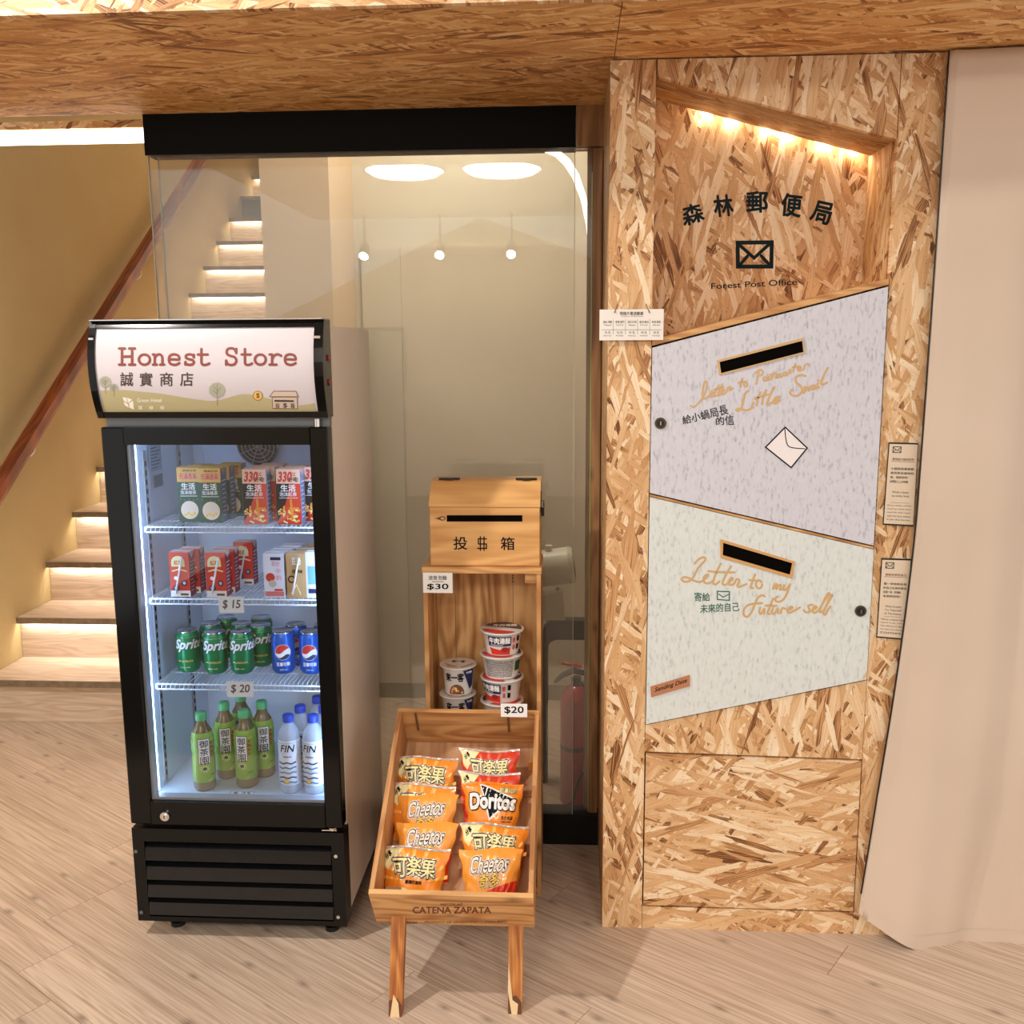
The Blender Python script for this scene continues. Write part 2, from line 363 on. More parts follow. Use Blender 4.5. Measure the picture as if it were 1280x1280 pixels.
class Print:
    def __init__(s): s.t = []
    def tris(s, V, F, m, l):
        for f in F:
            for k in range(1, len(f)-1): s.t.append(((V[f[0]], V[f[k]], V[f[k+1]]), m, l))
    def poly(s, pts, m, l=1):
        t = tessellate_polygon([[Vector((p[0], p[1], 0)) for p in pts]])
        s.tris(pts, [tuple(x) for x in t], m, l); return s
    def rect(s, x0, y0, x1, y1, m, l=1): return s.poly([(x0, y0), (x1, y0), (x1, y1), (x0, y1)], m, l)
    def circ(s, cx, cy, r, m, l=1, ry=None, n=16): return s.poly(ell(cx, cy, r, ry or r, n), m, l)
    def stroke(s, pts, wd, m, l=1, sm=False, closed=False):
        """one mitred ribbon with round ends; every stroke lies a hair above the one before"""
        if sm: pts = smooth(pts)
        pts = [tuple(p) for k, p in enumerate(pts) if k == 0 or math.dist(p, pts[k-1]) > 1e-9]
        if closed and math.dist(pts[0], pts[-1]) < 1e-9: pts = pts[:-1]
        if not closed and len(pts) > 3 and math.dist(pts[0], pts[-1]) < 1e-9: closed = True; pts = pts[:-1]
        n = len(pts); s.k = getattr(s, 'k', 0)+1; l = l+(s.k % 60)*.006; h = wd/2; Lf = []; Rt = []
        for i, p in enumerate(pts):
            a = pts[(i-1) % n] if (closed or i) else None; b = pts[(i+1) % n] if (closed or i < n-1) else None
            def nrm(p, q): d = math.dist(p, q); return (-(q[1]-p[1])/d, (q[0]-p[0])/d)
            n1 = nrm(a, p) if a else nrm(p, b); n2 = nrm(p, b) if b else n1
            mx, my = n1[0]+n2[0], n1[1]+n2[1]; q = math.hypot(mx, my)
            if q < .3: mx, my, k = n1[0], n1[1], 1
            else: mx /= q; my /= q; k = min(1.6, 1/max(.3, mx*n1[0]+my*n1[1]))
            Lf.append((p[0]+mx*h*k, p[1]+my*h*k)); Rt.append((p[0]-mx*h*k, p[1]-my*h*k))
        for i in range(n if closed else n-1):
            j = (i+1) % n; s.tris([Lf[i], Lf[j], Rt[j], Rt[i]], [(0, 1, 2, 3)], m, l+(i % 80)*.006)
        if not closed:
            for p, e0, e1 in ((pts[0], Lf[0], Rt[0]), (pts[-1], Rt[-1], Lf[-1])):
                a0 = math.atan2(e0[1]-p[1], e0[0]-p[0]); V = [p]+[(p[0]+h*math.cos(a0+PI*k/5), p[1]+h*math.sin(a0+PI*k/5)) for k in range(6)]
                s.tris(V, [(0, k, k+1) for k in range(1, 6)], m, l)
        return s
    def text(s, t, x0, y0, x1, y1, m, l=1, bold=0., shear=0.):
        """fit the text's own extent into the box"""
        return s.textq(t, (x0, y0), (x1, y0), (x0, y1), (x1, y1), m, l, bold, shear)
    def textq(s, t, bl, br, tl, tr, m, l=1, bold=0., shear=0.):
        V, F = textgeo(t); V0 = V
        # heavier weights: the plain glyph repeated around a small circle, each copy a hair above the last
        nb_ = 0 if bold <= 0 else (4 if bold < .02 else 8)
        offs = [(0, 0)]+[(bold*math.cos(2*PI*(k+.5)/nb_), bold*math.sin(2*PI*(k+.5)/nb_)) for k in range(nb_)]
        xs = [v[0] for v in V0]; ys = [v[1] for v in V0]; x0, x1, y0, y1 = min(xs), max(xs), min(ys), max(ys)
        for k, (ox, oy) in enumerate(offs):
            W = []
            for x, y in V:
                b = (y+oy-y0)/(y1-y0); a = (x+ox-x0)/(x1-x0)+shear*b
                W.append(tuple((1-a)*(1-b)*p+a*(1-b)*q+(1-a)*b*r+a*b*u for p, q, r, u in zip(bl, br, tl, tr)))
            s.tris(W, F, m, l+k*.008)
        return s
    def build(s, name, fn, parent, maxlen=None, label=None, step=.0002):
        mb = MB(); out = []
        def sub(t, d=0):
            if maxlen and d < 7:
                e = [math.dist(t[i], t[(i+1) % 3]) for i in range(3)]; k = e.index(max(e))
                if e[k] > maxlen:
                    a, b, c = t[k], t[(k+1) % 3], t[(k+2) % 3]; mm = ((a[0]+b[0])/2, (a[1]+b[1])/2)
                    return sub((a, mm, c), d+1)+sub((mm, b, c), d+1)
            return [t]
        for t, m_, l in s.t:
            for q in sub(t): mb.add([fn(p[0], p[1], l*step+.0004) for p in q], [(0, 1, 2)], m_)
        return mb.build(name, parent, label)
def plane_map(o, ax, ay, n):
    o, ax, ay, n = map(Vector, (o, ax, ay, n)); return lambda u, v, e: o+ax*u+ay*v+n*e
def px_map(Y): return lambda u, v, e: at(u, v, Y-e)
def cyl_map(r, cx=0, cy=0):                     # u: arc length, faces -Y
    rf = r if callable(r) else (lambda v: r)
    return lambda u, v, e: Vector((cx+(rf(v)+e)*math.sin(u/rf(v)), cy-(rf(v)+e)*math.cos(u/rf(v)), v))

# ================================================================== SETTING
D = 2.514            # face of the post office unit
SZ = 2.28            # underside of the soffit
def bx(name, a, b, m, parent=None, **k): return MB().box(a, b, m, k.pop('bev', 0)).build(name, parent, **k)
floor = bx('floor', (-2.7, -4.6, -.10), (2.4, 4.6, -.0045), FLOORB, kind='structure')
# planks run diagonally; laid out from the joints seen in the photograph
PA = math.radians(-34.3); PU = Vector((math.cos(PA), math.sin(PA), 0)); PV = Vector((-PU.y, PU.x, 0)); PO = Vector((-1.402, 2.592, 0)); PW = .158
def clip(poly, nx, ny, c):
    out = []
    for i, p in enumerate(poly):
        q = poly[(i+1) % len(poly)]; a = nx*p[0]+ny*p[1]-c; b = nx*q[0]+ny*q[1]-c
        if a <= 0: out.append(p)
        if (a < 0 < b) or (b < 0 < a): t = a/(a-b); out.append((p[0]+(q[0]-p[0])*t, p[1]+(q[1]-p[1])*t))
    return out
rowoff = {0: 0., -1: 0.}
def uvp(x, y): d = Vector((x, y, 0))-PO; return d.dot(PU), d.dot(PV)
for px, py in ((.46, 2.45), (.745, 2.45), (.015, 2.75)):
    a, b = uvp(px, py); rowoff[math.floor(b/PW)] = a
for j in range(-26, 24):
    off = rowoff.get(j, random.uniform(0, 1.22)); LN = 1.22
    for i in range(-6, 7):
        u0, u1 = off+i*LN+.0007, off+(i+1)*LN-.0007; v0, v1 = j*PW+.0007, (j+1)*PW-.0007
        W = [(PO+PU*u+PV*v) for u, v in ((u0, v0), (u1, v0), (u1, v1), (u0, v1))]; poly = [(p.x, p.y) for p in W]
        for c in ((-1, 0, 2.528), (1, 0, 1.9), (0, -1, -1.2), (0, 1, 4.296)):
            poly = clip(poly, *c)
            if len(poly) < 3: break
        if len(poly) < 3: continue
        if min(p[1] for p in poly) > 3.9 and max(p[0] for p in poly) < -1.21: continue
        ctr = PO+PU*((u0+u1)/2)+PV*((v0+v1)/2)
        R = Matrix.Rotation(-PA, 3, 'Z')
        loc = [R @ (Vector((p[0], p[1], 0))-ctr) for p in poly]; n = len(loc)
        mb = MB().prism([v+Vector((0, 0, -.006)) for v in loc], (0, 0, .006), PLANK)
        o = mb.build('plank'); o.parent = floor; o.location = ctr; o.rotation_euler.z = PA

ceiling = bx('ceiling', (-2.7, -4.6, 2.93), (2.4, 2.16, 2.98), WHITEP, kind='structure')
bx('soffit_panel', (-2.62, 2.1182, SZ), (.099, 2.966, SZ+.018), OSB_S, ceiling)
bx('soffit_panel', (.101, 2.1182, SZ), (2.0, 2.966, SZ+.018), OSB_S, ceiling)
bx('fascia_panel', (-2.62, 2.10, SZ), (2.0, 2.118, 2.929), OSB_H, ceiling)
bx('trim_1', (-2.53, 3.085, 2.270), (.12, 3.11, 2.292), OSB_H, kind='structure')
t = bx('glowing_lintel', (-2.525, 3.09, 2.232), (.0, 3.13, 2.268), mat('lintel_glow', (255, 250, 240), .5, emit=1.6, ecol=(255, 246, 232)),  # pale lintel made to glow instead of being lit
       label='long white lintel strip with its own glow running under the soffit above the staircase', cat='light')
bx('wall_left', (-2.64, 1.2, 0), (-2.53, 8.8, 4.5), WALLY, kind='structure')
bx('wall_stair_end', (-2.53, 8.80, 0), (-1.2, 8.90, 4.5), WALLY, kind='structure')
bx('wall_stair_right', (-1.204, 3.92, 0), (-1.05, 8.75, 4.5), WALLC, kind='structure')
MB().box((-1.204, 3.88, 0), (-.934, 4.3, 3.0), WALLC).build('wall_pillar', kind='structure')
bx('wall_back', (-.934, 4.3, 0), (.5, 4.4, 3.0), WALLG, kind='structure')
bx('wall_alcove_right', (.13, 3.06, 0), (.2, 4.3, 3.0), WALLG, kind='structure')
bx('ceiling_alcove', (-1.2, 3.13, 2.95), (.5, 4.4, 3.0), WHITEP, kind='structure')
bx('ceiling_stair', (-2.53, 3.13, 4.4), (-1.2, 8.8, 4.5), WHITEP, kind='structure')
bx('trim_2', (-.93, 4.285, 0), (.13, 4.3, .07), mat('grey_trim', (150, 140, 112), .6), kind='structure')
d2 = bx('door_2', (-.90, 4.275, .075), (-.7312, 4.3, 2.02), WALLG, kind='structure')
bx('door_3', (-.73, 4.275, .075), (.1, 4.3, 2.02), blotch('grey_beige_door', (206, 195, 178), (200, 188, 170), .5, 2), kind='structure')
# rear of the shop: bright house-shaped wall, seen only as a reflection
MB().prism([(-3.6, -4.5, 0), (1.6, -4.5, 0), (1.6, -4.5, 2.0), (-.95, -4.5, 2.92), (-3.6, -4.5, 1.7)], (0, -.08, 0), WALLC).build('wall_shop_rear', kind='structure')

# ---- big round ceiling lamps and small spots behind the photographer
LD = mat('lamp_diffuser', (255, 248, 240), .5, emit=LAMP_STRENGTH, ecol=(255, 250, 244))
for i, (x, y) in enumerate(((-.52, -1.62), (-1.25, -1.62), (.9, -1.0))):
    t = empty('ceiling_light', (x, y, 2.93), ('larger round ceiling lamp reflected at the top of the glass, right of the pair',
        'round ceiling lamp reflected at the top of the glass, left of the pair', 'round white ceiling lamp on the shop ceiling over the curtain side')[i], 'lamp', 'round ceiling lamps of the shop')
    MB().lathe([(.31, 0), (.31, -.03), (.29, -.035)], STEEL, 32, (x, y, 2.93)).build('rim', t)
    MB().lathe([(.29, -.03), (.24, -.06), (.13, -.075), (.0, -.08)], LD, 32, (x, y, 2.93)).build('diffuser', t)
SE = mat('spot_bulb', (255, 250, 244), .5, emit=160, ecol=(255, 246, 236))
for i, x in enumerate((-2.12, -1.34, -.61)):
    t = empty('spotlight', (x, -4.3, 2.93), 'small black ceiling spotlight reflected in the glass, %s of the three' % ('leftmost', 'middle one', 'rightmost')[i], 'spotlight', 'spotlights at the rear of the shop')
    MB().cyl((x, -4.3, 2.93), (x, -4.3, 2.60), .012, BLACKM, seg=8).build('stem', t)
    MB().cyl((x, -4.33, 2.62), (x, -4.22, 2.52), .05, BLACKM).build('housing', t)
    MB().cyl((x, -4.22, 2.52), (x, -4.212, 2.513), .042, SE).build('bulb', t)
t = empty('ceiling_light', (-.5, 3.7, 2.94), 'added unseen fill lamp on the ceiling of the alcove behind the glass', 'lamp')  # unseen fill light, added to brighten the alcove
MB().cyl((-.5, 3.7, 2.95), (-.5, 3.7, 2.91), .16, mat('alcove_fill', (255, 250, 240), .5, emit=34, ecol=(255, 246, 232)), seg=24).build('diffuser', t)
t = empty('ceiling_light', (-1.85, 6.4, 4.38), 'added unseen fill lamp high on the ceiling of the stairwell', 'lamp')  # unseen fill light, added for the stairs
MB().cyl((-1.85, 6.4, 4.4), (-1.85, 6.4, 4.34), .18, mat('stair_fill', (255, 250, 240), .5, emit=20, ecol=(255, 240, 214)), seg=24).build('diffuser', t)

# ---- staircase
st = empty('staircase', (-1.867, 3.9, 0), 'pale wooden staircase climbing away between yellow and cream walls with light strips under its treads', 'staircase')
LEDS = mat('tread_led', (255, 250, 240), .5, emit=24, ecol=(255, 251, 245))
RISE, RUN, Y1 = .196, .288, 3.90
for k in range(15):
    z, y = RISE*(k+1), Y1+RUN*k
    xa, xb = -2.528, -1.206
    grey = k == 13  # riser of the unlit step: its shade is put into the colour
    r = MB().box((xa, y+.030, z-RISE), (xb, y+.045, z-.0135), STAIRW if not grey else mat('unlit_riser', (120, 118, 104), .6)).build('riser', st)
    td = MB().box((xa, y+.006, z-.013), (xb, y+RUN+.03, z), STAIRT).build('tread', st)
    MB().box((xa, y, z-.028), (xb, y+.006, z-.001), NOSE).build('nosing', td)
    if k not in (0, 13) and k < 15: MB().box((xa+.03, y+.009, z-.021), (xb-.03, y+.016, z-.0135), LEDS).build('light_strip', td)
bx('landing', (-2.528, Y1+RUN*15, 2.9), (-1.206, 8.75, RISE*15), STAIRT, st)
# ---- handrail on the yellow wall
hr = empty('handrail', (-2.46, 4.2, 1.1), 'dark reddish wooden handrail climbing along the yellow wall', 'handrail')
a0, a1 = Vector((-2.455, 3.2, .555)), Vector((-2.455, 8.3, 3.87))
a0 = Vector((-2.455, 3.3, 1.03-(4.065-3.3)*.69)); a1 = Vector((-2.455, 8.4, 1.06+(8.4-4.065)*.69))
dirr = (a1-a0).normalized(); up_ = Vector((0, -dirr.z, dirr.y))
prof = [Vector((x, 0, 0))+up_*z for x, z in ((-.022, -.035), (.022, -.035), (.028, -.015), (.028, .025), (.016, .04), (-.016, .04), (-.028, .025), (-.028, -.015))]
n = len(prof); mb = MB(); mb.add([a0+p for p in prof]+[a1+p for p in prof], [(i, (i+1) % n, (i+1) % n+n, i+n) for i in range(n)]+[tuple(range(n)), tuple(range(n, 2*n))], RAILW); mb.build('rail', hr)
for yy in (4.33, 5.6, 6.9):
    z = 1.045+(yy-4.065)*.69
    MB().tube([(-2.53, yy, z-.11), (-2.475, yy, z-.11), (-2.456, yy, z-.09), (-2.455, yy, z-.04)], .008, CHROME).cyl((-2.53, yy, z-.11), (-2.522, yy, z-.11), .028, CHROME).build('bracket', hr)

# ---- glass sliding door
gd = bx('door_1', (-1.262, 2.9662, 2.165), (.012, 3.05, SZ+.03), mat('black_header', (6, 7, 7), .6, spec=.15), kind='structure')
bx('bottom_rail', (-1.262, 2.968, .0), (.12, 3.04, .104), mat('black_rail', (8, 9, 9), .4, spec=.3), gd)
p = bx('glass_pane', (-1.255, 2.972, .09), (.008, 2.980, 2.166), GLASS, gd)
MB().box((.0078, 2.9715, .104), (.0098, 2.9805, 2.165), mat('pane_edge', (190, 190, 168), .2)).box((-1.257, 2.9715, .104), (-1.255, 2.9805, 2.165), mat('pane_edge')).build('pane_edge', p)
p = bx('glass_pane', (-1.235, 2.996, .09), (.058, 3.004, 2.166), GLASS, gd)
MB().box((.058, 2.9955, .104), (.061, 3.0045, 2.10), GREENEDGE).box((-1.237, 2.9955, .104), (-1.235, 3.0045, 2.165), mat('pane_edge')).build('pane_edge', p)
bx('trim_3', (.046, 3.02, 0), (.1, 3.075, SZ), JAMB, kind='structure')
bx('trim_4', (.0125, 2.9663, 2.168), (.13, 3.05, SZ+.03), JAMB, kind='structure')
bx('trim_5', (.062, 2.985, .104), (.0885, 3.02, 2.165), JAMB, kind='structure')
# white curved reveal of the arched opening behind the glass, its lit look added as glow
mb = MB(); pts = [at(px, py, 3.03) for px, py in ((680, 184), (697, 186), (712, 198), (724, 218), (733, 246), (738, 280), (740, 320), (741, 360))]
wd = [.012, .022, .024, .022, .018, .013, .008, .003]
V = []
for i, q in enumerate(pts):
    a = pts[max(0, i-1)]; b = pts[min(len(pts)-1, i+1)]; d = (b-a).normalized(); nn = Vector((-d.z, 0, d.x))
    V += [q-nn*0, q-nn*wd[i]]
k = len(V); V += [v+Vector((0, .012, 0)) for v in V]
mb.add(V, [(2*i, 2*i+1, 2*i+3, 2*i+2) for i in range(7)]+[(k+2*i, k+2*i+1, k+2*i+3, k+2*i+2) for i in range(7)]+[(2*i, 2*i+2, k+2*i+2, k+2*i) for i in range(7)]+[(2*i+1, 2*i+3, k+2*i+3, k+2*i+1) for i in range(7)], mat('arch_glow', (255, 252, 244), .5, emit=1.1, ecol=(255, 248, 232)))
mb.build('glowing_arch_trim', label='thin curved white trim with its own glow at the top right corner behind the glass', cat='light')

# ================================================================== POST OFFICE UNIT
po = empty('post_office_cabinet', (.49, D, 0), 'tall chipboard post office cabinet with a lit niche and two painted letter doors', 'cabinet')
def xz(pts, y0, th, m, name, parent=po, **k): return MB().prism([(x, y0, z) for x, z in pts], (0, th, 0), m).build(name, parent, **k)
Y0 = D
xz([(.092, 0), (.2015, 0), (.2015, 2.276), (.092, 2.276)], Y0, .02, OSB_V, 'left_panel')
xz([(.2045, 2.237), (.7765, 2.083), (.7765, 2.276), (.2045, 2.276)], Y0, .02, OSB_V, 'top_panel')
xz([(.7785, 0), (.90, 0), (.90, 2.276), (.7785, 2.276)], Y0, .02, OSB_V, 'right_panel')
xz([(.2025, .520), (.7775, .509), (.7775, .728), (.2025, .595)], Y0, .02, OSB_V, 'middle_panel')
xz([(.2025, 0), (.7775, 0), (.7775, .064), (.2025, .066)], Y0, .02, OSB_H, 'base_panel')
xz([(.205, .071), (.7755, .069), (.7755, .504), (.205, .515)], Y0-.002, .018, OSB_H, 'lower_door')
bx('carcass', (.094, Y0+.021, .0), (.90, Y0+.03, 1.60), DARK, po)
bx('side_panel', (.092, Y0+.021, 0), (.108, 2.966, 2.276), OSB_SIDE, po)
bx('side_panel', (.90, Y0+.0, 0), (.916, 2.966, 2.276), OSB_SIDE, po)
# niche: slanted soffit, two cheeks, back board
nb = 2.742
xz([(.19, 1.45), (.79, 1.45), (.79, 2.30-.04), (.19, 2.27)], nb, .015, OSB_V, 'niche_back')
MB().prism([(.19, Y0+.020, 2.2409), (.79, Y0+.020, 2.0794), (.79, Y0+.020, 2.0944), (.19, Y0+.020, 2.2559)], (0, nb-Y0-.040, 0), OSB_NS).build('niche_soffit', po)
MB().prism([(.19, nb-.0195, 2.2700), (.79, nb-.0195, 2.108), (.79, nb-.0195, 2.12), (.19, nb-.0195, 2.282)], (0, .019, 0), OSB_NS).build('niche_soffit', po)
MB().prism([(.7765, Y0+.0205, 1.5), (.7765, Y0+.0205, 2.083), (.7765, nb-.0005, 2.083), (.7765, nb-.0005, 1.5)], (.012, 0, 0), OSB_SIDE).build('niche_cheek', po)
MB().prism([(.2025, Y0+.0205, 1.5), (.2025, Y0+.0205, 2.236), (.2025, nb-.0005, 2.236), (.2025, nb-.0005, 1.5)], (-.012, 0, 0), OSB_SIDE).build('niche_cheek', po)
# ledge on which the doors close
MB().prism([(.203, Y0-.004, 1.599), (.776, Y0-.004, 1.743), (.776, Y0-.004, 1.757), (.203, Y0-.004, 1.614)], (0, nb-Y0, 0), PINE_H).build('niche_ledge', po)
# LED pucks tucked behind the slanted soffit
LED = mat('niche_led', (255, 246, 228), .5, emit=8, ecol=(255, 226, 180))
for px, py in ((882, 152), (915, 160), (962, 174), (985, 182), (1030, 190), (1066, 201)):
    q = at(px, py-4, nb-.009); zz = 2.2409-(q.x-.19)*.2692+.018
    pk = MB().cyl((q.x, q.y, zz-.0008), (q.x, q.y, zz-.006), .008, BLACKM).cyl((q.x, q.y, zz-.006), (q.x, q.y, zz-.0075), .006, LED).build('led_puck', po)
    lamp('niche_led_light', 'POINT', (q.x, q.y+.002, zz-.012), .20, (1, .82, .60), .004)
# painted letter doors
def door(pts, m, name, label):
    o = xz([(x, z) for x, z in pts], Y0-.006, .022, m, name, label=label); return o
dA = door([(.2035, 1.226), (.7745, 1.091), (.7745, 1.738), (.2035, 1.594)], BLUEDOOR, 'letter_door', 'pale blue upper letter door')
dB = door([(.2035, .600), (.7755, .733), (.7755, 1.080), (.2035, 1.215)], GREENDOOR, 'letter_door', 'pale mint lower letter door')
DY = Y0-.006
def zpA(L_): return [(850+x/6.4, 430+y/6.4) for x, y in L_]
def zpB(L_): return [(840+x/5.818, 670+y/5.818) for x, y in L_]
P = Print()
P.poly([(896.5, 450.5), (1004, 422.5), (1006.5, 441.5), (899.5, 469)], GOLD, 1)
P.poly([(899.5, 452.5), (1003, 426), (1004.5, 440), (901.5, 466.5)], DARK, 2)
for s_ in ([(85, 495), (110, 505), (140, 480), (175, 440), (205, 380), (215, 310), (200, 300), (185, 350), (180, 430), (205, 435), (240, 410)],
           [(235, 415), (265, 385), (250, 380), (238, 410), (250, 425), (275, 410)], [(310, 330), (285, 380), (275, 415), (290, 415)], [(340, 320), (315, 370), (305, 410), (320, 410)], [(270, 365), (350, 345)],
           [(325, 400), (355, 370), (340, 365), (330, 390), (340, 405), (365, 390)], [(370, 385), (385, 350), (405, 345), (395, 370), (425, 355)],
           [(500, 275), (490, 310), (485, 345)], [(465, 310), (520, 300)], ell(525, 322, 13, 19, 12), [(632, 225), (620, 270), (610, 320)], [(600, 235), (640, 205), (665, 225), (650, 250), (625, 255)],
           ell(680, 280, 13, 15, 12), [(715, 262), (705, 272), (715, 282), (700, 292)], [(750, 225), (735, 265), (733, 285)], [(720, 245), (770, 236)],
           [(765, 275), (775, 245), (785, 245), (782, 268), (792, 242), (803, 242), (800, 265), (815, 260)], ell(838, 240, 12, 13, 12), [(853, 225), (853, 245), (862, 250)],
           [(885, 205), (875, 215), (885, 228), (870, 235)], [(925, 160), (910, 200), (905, 222)], [(900, 187), (950, 177)], [(940, 205), (965, 190), (955, 180), (940, 200), (955, 215), (980, 205)],
           [(990, 205), (1000, 170), (1020, 160), (1035, 165)]):
    P.stroke(zpA(s_), 2.2, GOLD, 1, True)
for s_ in ([(545, 375), (520, 400), (505, 460), (490, 520), (465, 535), (450, 525), (480, 518), (530, 530), (570, 515)], [(588, 470), (575, 500), (588, 508)], [(600, 438), (602, 442)], [(640, 388), (620, 450), (612, 492)],
           [(690, 368), (665, 430), (657, 482)], [(600, 432), (705, 403)], [(755, 345), (725, 400), (697, 475), (715, 488)], [(725, 475), (785, 440), (792, 422), (765, 430), (748, 460), (765, 475), (800, 450)],
           [(1003, 255), (965, 248), (925, 268), (932, 308), (968, 340), (975, 380), (942, 412), (900, 410), (880, 390), (892, 368)],
           [(988, 392), (1000, 345), (1000, 375), (1022, 345), (1032, 372)], ell(1060, 347, 15, 14, 12), [(1077, 330), (1080, 356), (1092, 352)], [(1103, 312), (1098, 345), (1112, 345)], [(1104, 290), (1106, 294)], [(1182, 190), (1152, 250), (1130, 308), (1142, 325), (1178, 308)]):
    P.stroke(zpA(s_), 2.7, GOLD, 1, True)
q = lambda x, y: (850+x/6.4, 430+y/6.4)
P.textq('給小蝸局長', q(25, 645), q(390, 560), q(15, 580), q(370, 480), INK, 1, .012)
P.textq('的信', q(290, 650), q(435, 648), q(285, 590), q(425, 562), INK, 1, .012)
# drawn envelope
E_ = [(981.5, 534), (1009, 560), (989, 584.5), (957, 559)]
P.poly(E_, mat('white_paint', (240, 232, 230), .6), 2); P.stroke(E_, 1.7, INK, 3, closed=True)
P.stroke([(981, 536), (983, 552), (988, 559), (1006, 561)], 1.2, INK, 3, True)
P.build('door_lettering', px_map(DY), dA)
P = Print()
P.poly([(900.5, 674), (993.5, 702), (990.5, 723), (901, 697)], mat('bare_chipboard_edge', (212, 160, 96), .6), 1)
P.poly([(904, 678.5), (990.5, 704), (987.5, 718.5), (903.5, 694)], DARK, 2)
for s_ in ([(165, 200), (200, 165), (235, 155), (242, 175), (215, 205), (185, 240), (160, 290), (130, 325), (90, 332), (70, 315), (85, 300), (120, 305), (160, 325), (200, 335), (225, 325)],
           [(225, 325), (262, 290), (255, 280), (232, 300), (235, 335), (265, 345), (300, 325)], [(355, 200), (330, 250), (305, 310), (300, 345), (320, 350), (345, 330)],
           [(430, 220), (405, 260), (370, 330), (375, 355), (400, 350)], [(265, 255), (340, 262), (455, 265)], [(400, 350), (440, 315), (430, 305), (412, 330), (420, 355), (450, 350)],
           [(450, 350), (470, 315), (490, 325), (475, 360), (490, 370), (540, 350)], [(605, 280), (585, 330), (572, 375), (590, 378)], [(562, 320), (622, 326)], ell(633, 352, 22, 29, 12),
           [(735, 385), (745, 350), (742, 380)], [(742, 380), (760, 352), (765, 362), (760, 386)], [(762, 375), (785, 355), (792, 365), (785, 388), (805, 388)],
           [(815, 355), (810, 385), (828, 390), (858, 350)], [(860, 350), (830, 430), (800, 470), (765, 478), (750, 460), (768, 440)],
           [(675, 440), (655, 430), (625, 450), (600, 500), (575, 560), (545, 588), (520, 570), (525, 530), (560, 500), (620, 490), (655, 488)],
           [(640, 520), (635, 555), (650, 565), (670, 530), (672, 565)], [(735, 455), (710, 520), (695, 560), (710, 568)], [(680, 506), (760, 508)], [(735, 520), (728, 555), (745, 565), (768, 528), (770, 562)],
           [(790, 562), (802, 525), (825, 530)], [(838, 545), (875, 522), (862, 514), (842, 535), (848, 558), (880, 548), (930, 520)],
           [(1022, 500), (992, 508), (1000, 535), (1005, 550), (975, 555), (958, 540)], [(1018, 545), (1050, 520), (1040, 510), (1022, 535), (1035, 560), (1065, 540)],
           [(1065, 540), (1130, 440), (1145, 420), (1130, 422), (1090, 500), (1075, 550), (1095, 550)], [(1100, 545), (1162, 440), (1150, 442), (1120, 510), (1100, 560), (1115, 572), (1132, 540), (1152, 512)]):
    P.stroke(zpB(s_), 2.6, GOLD, 1, True)
q = lambda x, y: (840+x/5.818, 670+y/5.818)
G2 = mat('green_ink', (24, 96, 72), .5)
P.textq('寄給', q(165, 478), q(278, 472), q(162, 408), q(275, 415), G2, 1, .012)
P.textq('未來的自己', q(205, 562), q(490, 545), q(205, 498), q(485, 482), G2, 1, .012)
P.stroke([q(330, 402), q(418, 405), q(416, 468), q(330, 462)], 1.3, G2, 1, closed=True); P.stroke([q(340, 422), q(372, 445), q(410, 425)], 1.2, G2, 1)
P.poly([(1076, 848), (1083.5, 846), (1083, 838), (1080, 846)], OSB_V, 1)
P.build('door_lettering', px_map(DY), dB)
xz([(.2035, 1.2165), (.7755, 1.0815), (.7755, 1.087), (.2035, 1.222)], Y0-.003, .018, PINE_H, 'divider_strip')
for (px, py), dd in (((825.5, 529), dA), ((1075.5, 763.5), dB)):
    c = at(px, py, DY); MB().cyl(c, c+Vector((0, -.004, 0)), .0145, mat('brass_lock', (92, 80, 58), .35, .7), seg=20).cyl(c+Vector((0, -.004, 0)), c+Vector((0, -.008, 0)), .009, BLACKM).box(c+Vector((-.0015, -.0085, -.005)), c+Vector((.0015, -.007, .005)), CHROME).build('lock', dd)
for ring, inner, dd, m_ in (([(896.5, 450.5), (1004, 422.5), (1006.5, 441.5), (899.5, 469)], [(899.5, 452.5), (1003, 426), (1004.5, 440), (901.5, 466.5)], dA, GOLD),
                            ([(900.5, 674), (993.5, 702), (990.5, 723), (901, 697)], [(904, 678.5), (990.5, 704), (987.5, 718.5), (903.5, 694)], dB, mat('bare_chipboard_edge'))):
    O_ = [at(px, py, DY-.0035) for px, py in ring]; I_ = [at(px, py, DY-.0035) for px, py in inner]; mb = MB()
    for k in range(4):
        j = (k+1) % 4; mb.prism([O_[k], O_[j], I_[j], I_[k]], (0, .0033, 0), m_)
    mb.build('slot_frame', dd)
# little wooden tag on the lower door
c = [at(px, py, DY) for px, py in ((813, 858), (862, 843.5), (862, 857), (814, 871))]
tg = MB().prism([(p.x, DY-.004, p.z) for p in c], (0, .0038, 0), blotch('kraft_tag', (190, 128, 92), (176, 116, 80), .6, 8)).build('date_tag', dB, label='brown wooden tag')
Print().textq('Sending Date', (818, 867), (858, 854.5), (817.5, 860), (857.5, 848), INK, 1, .01, .05).build('tag_lettering', px_map(DY-.004), po)
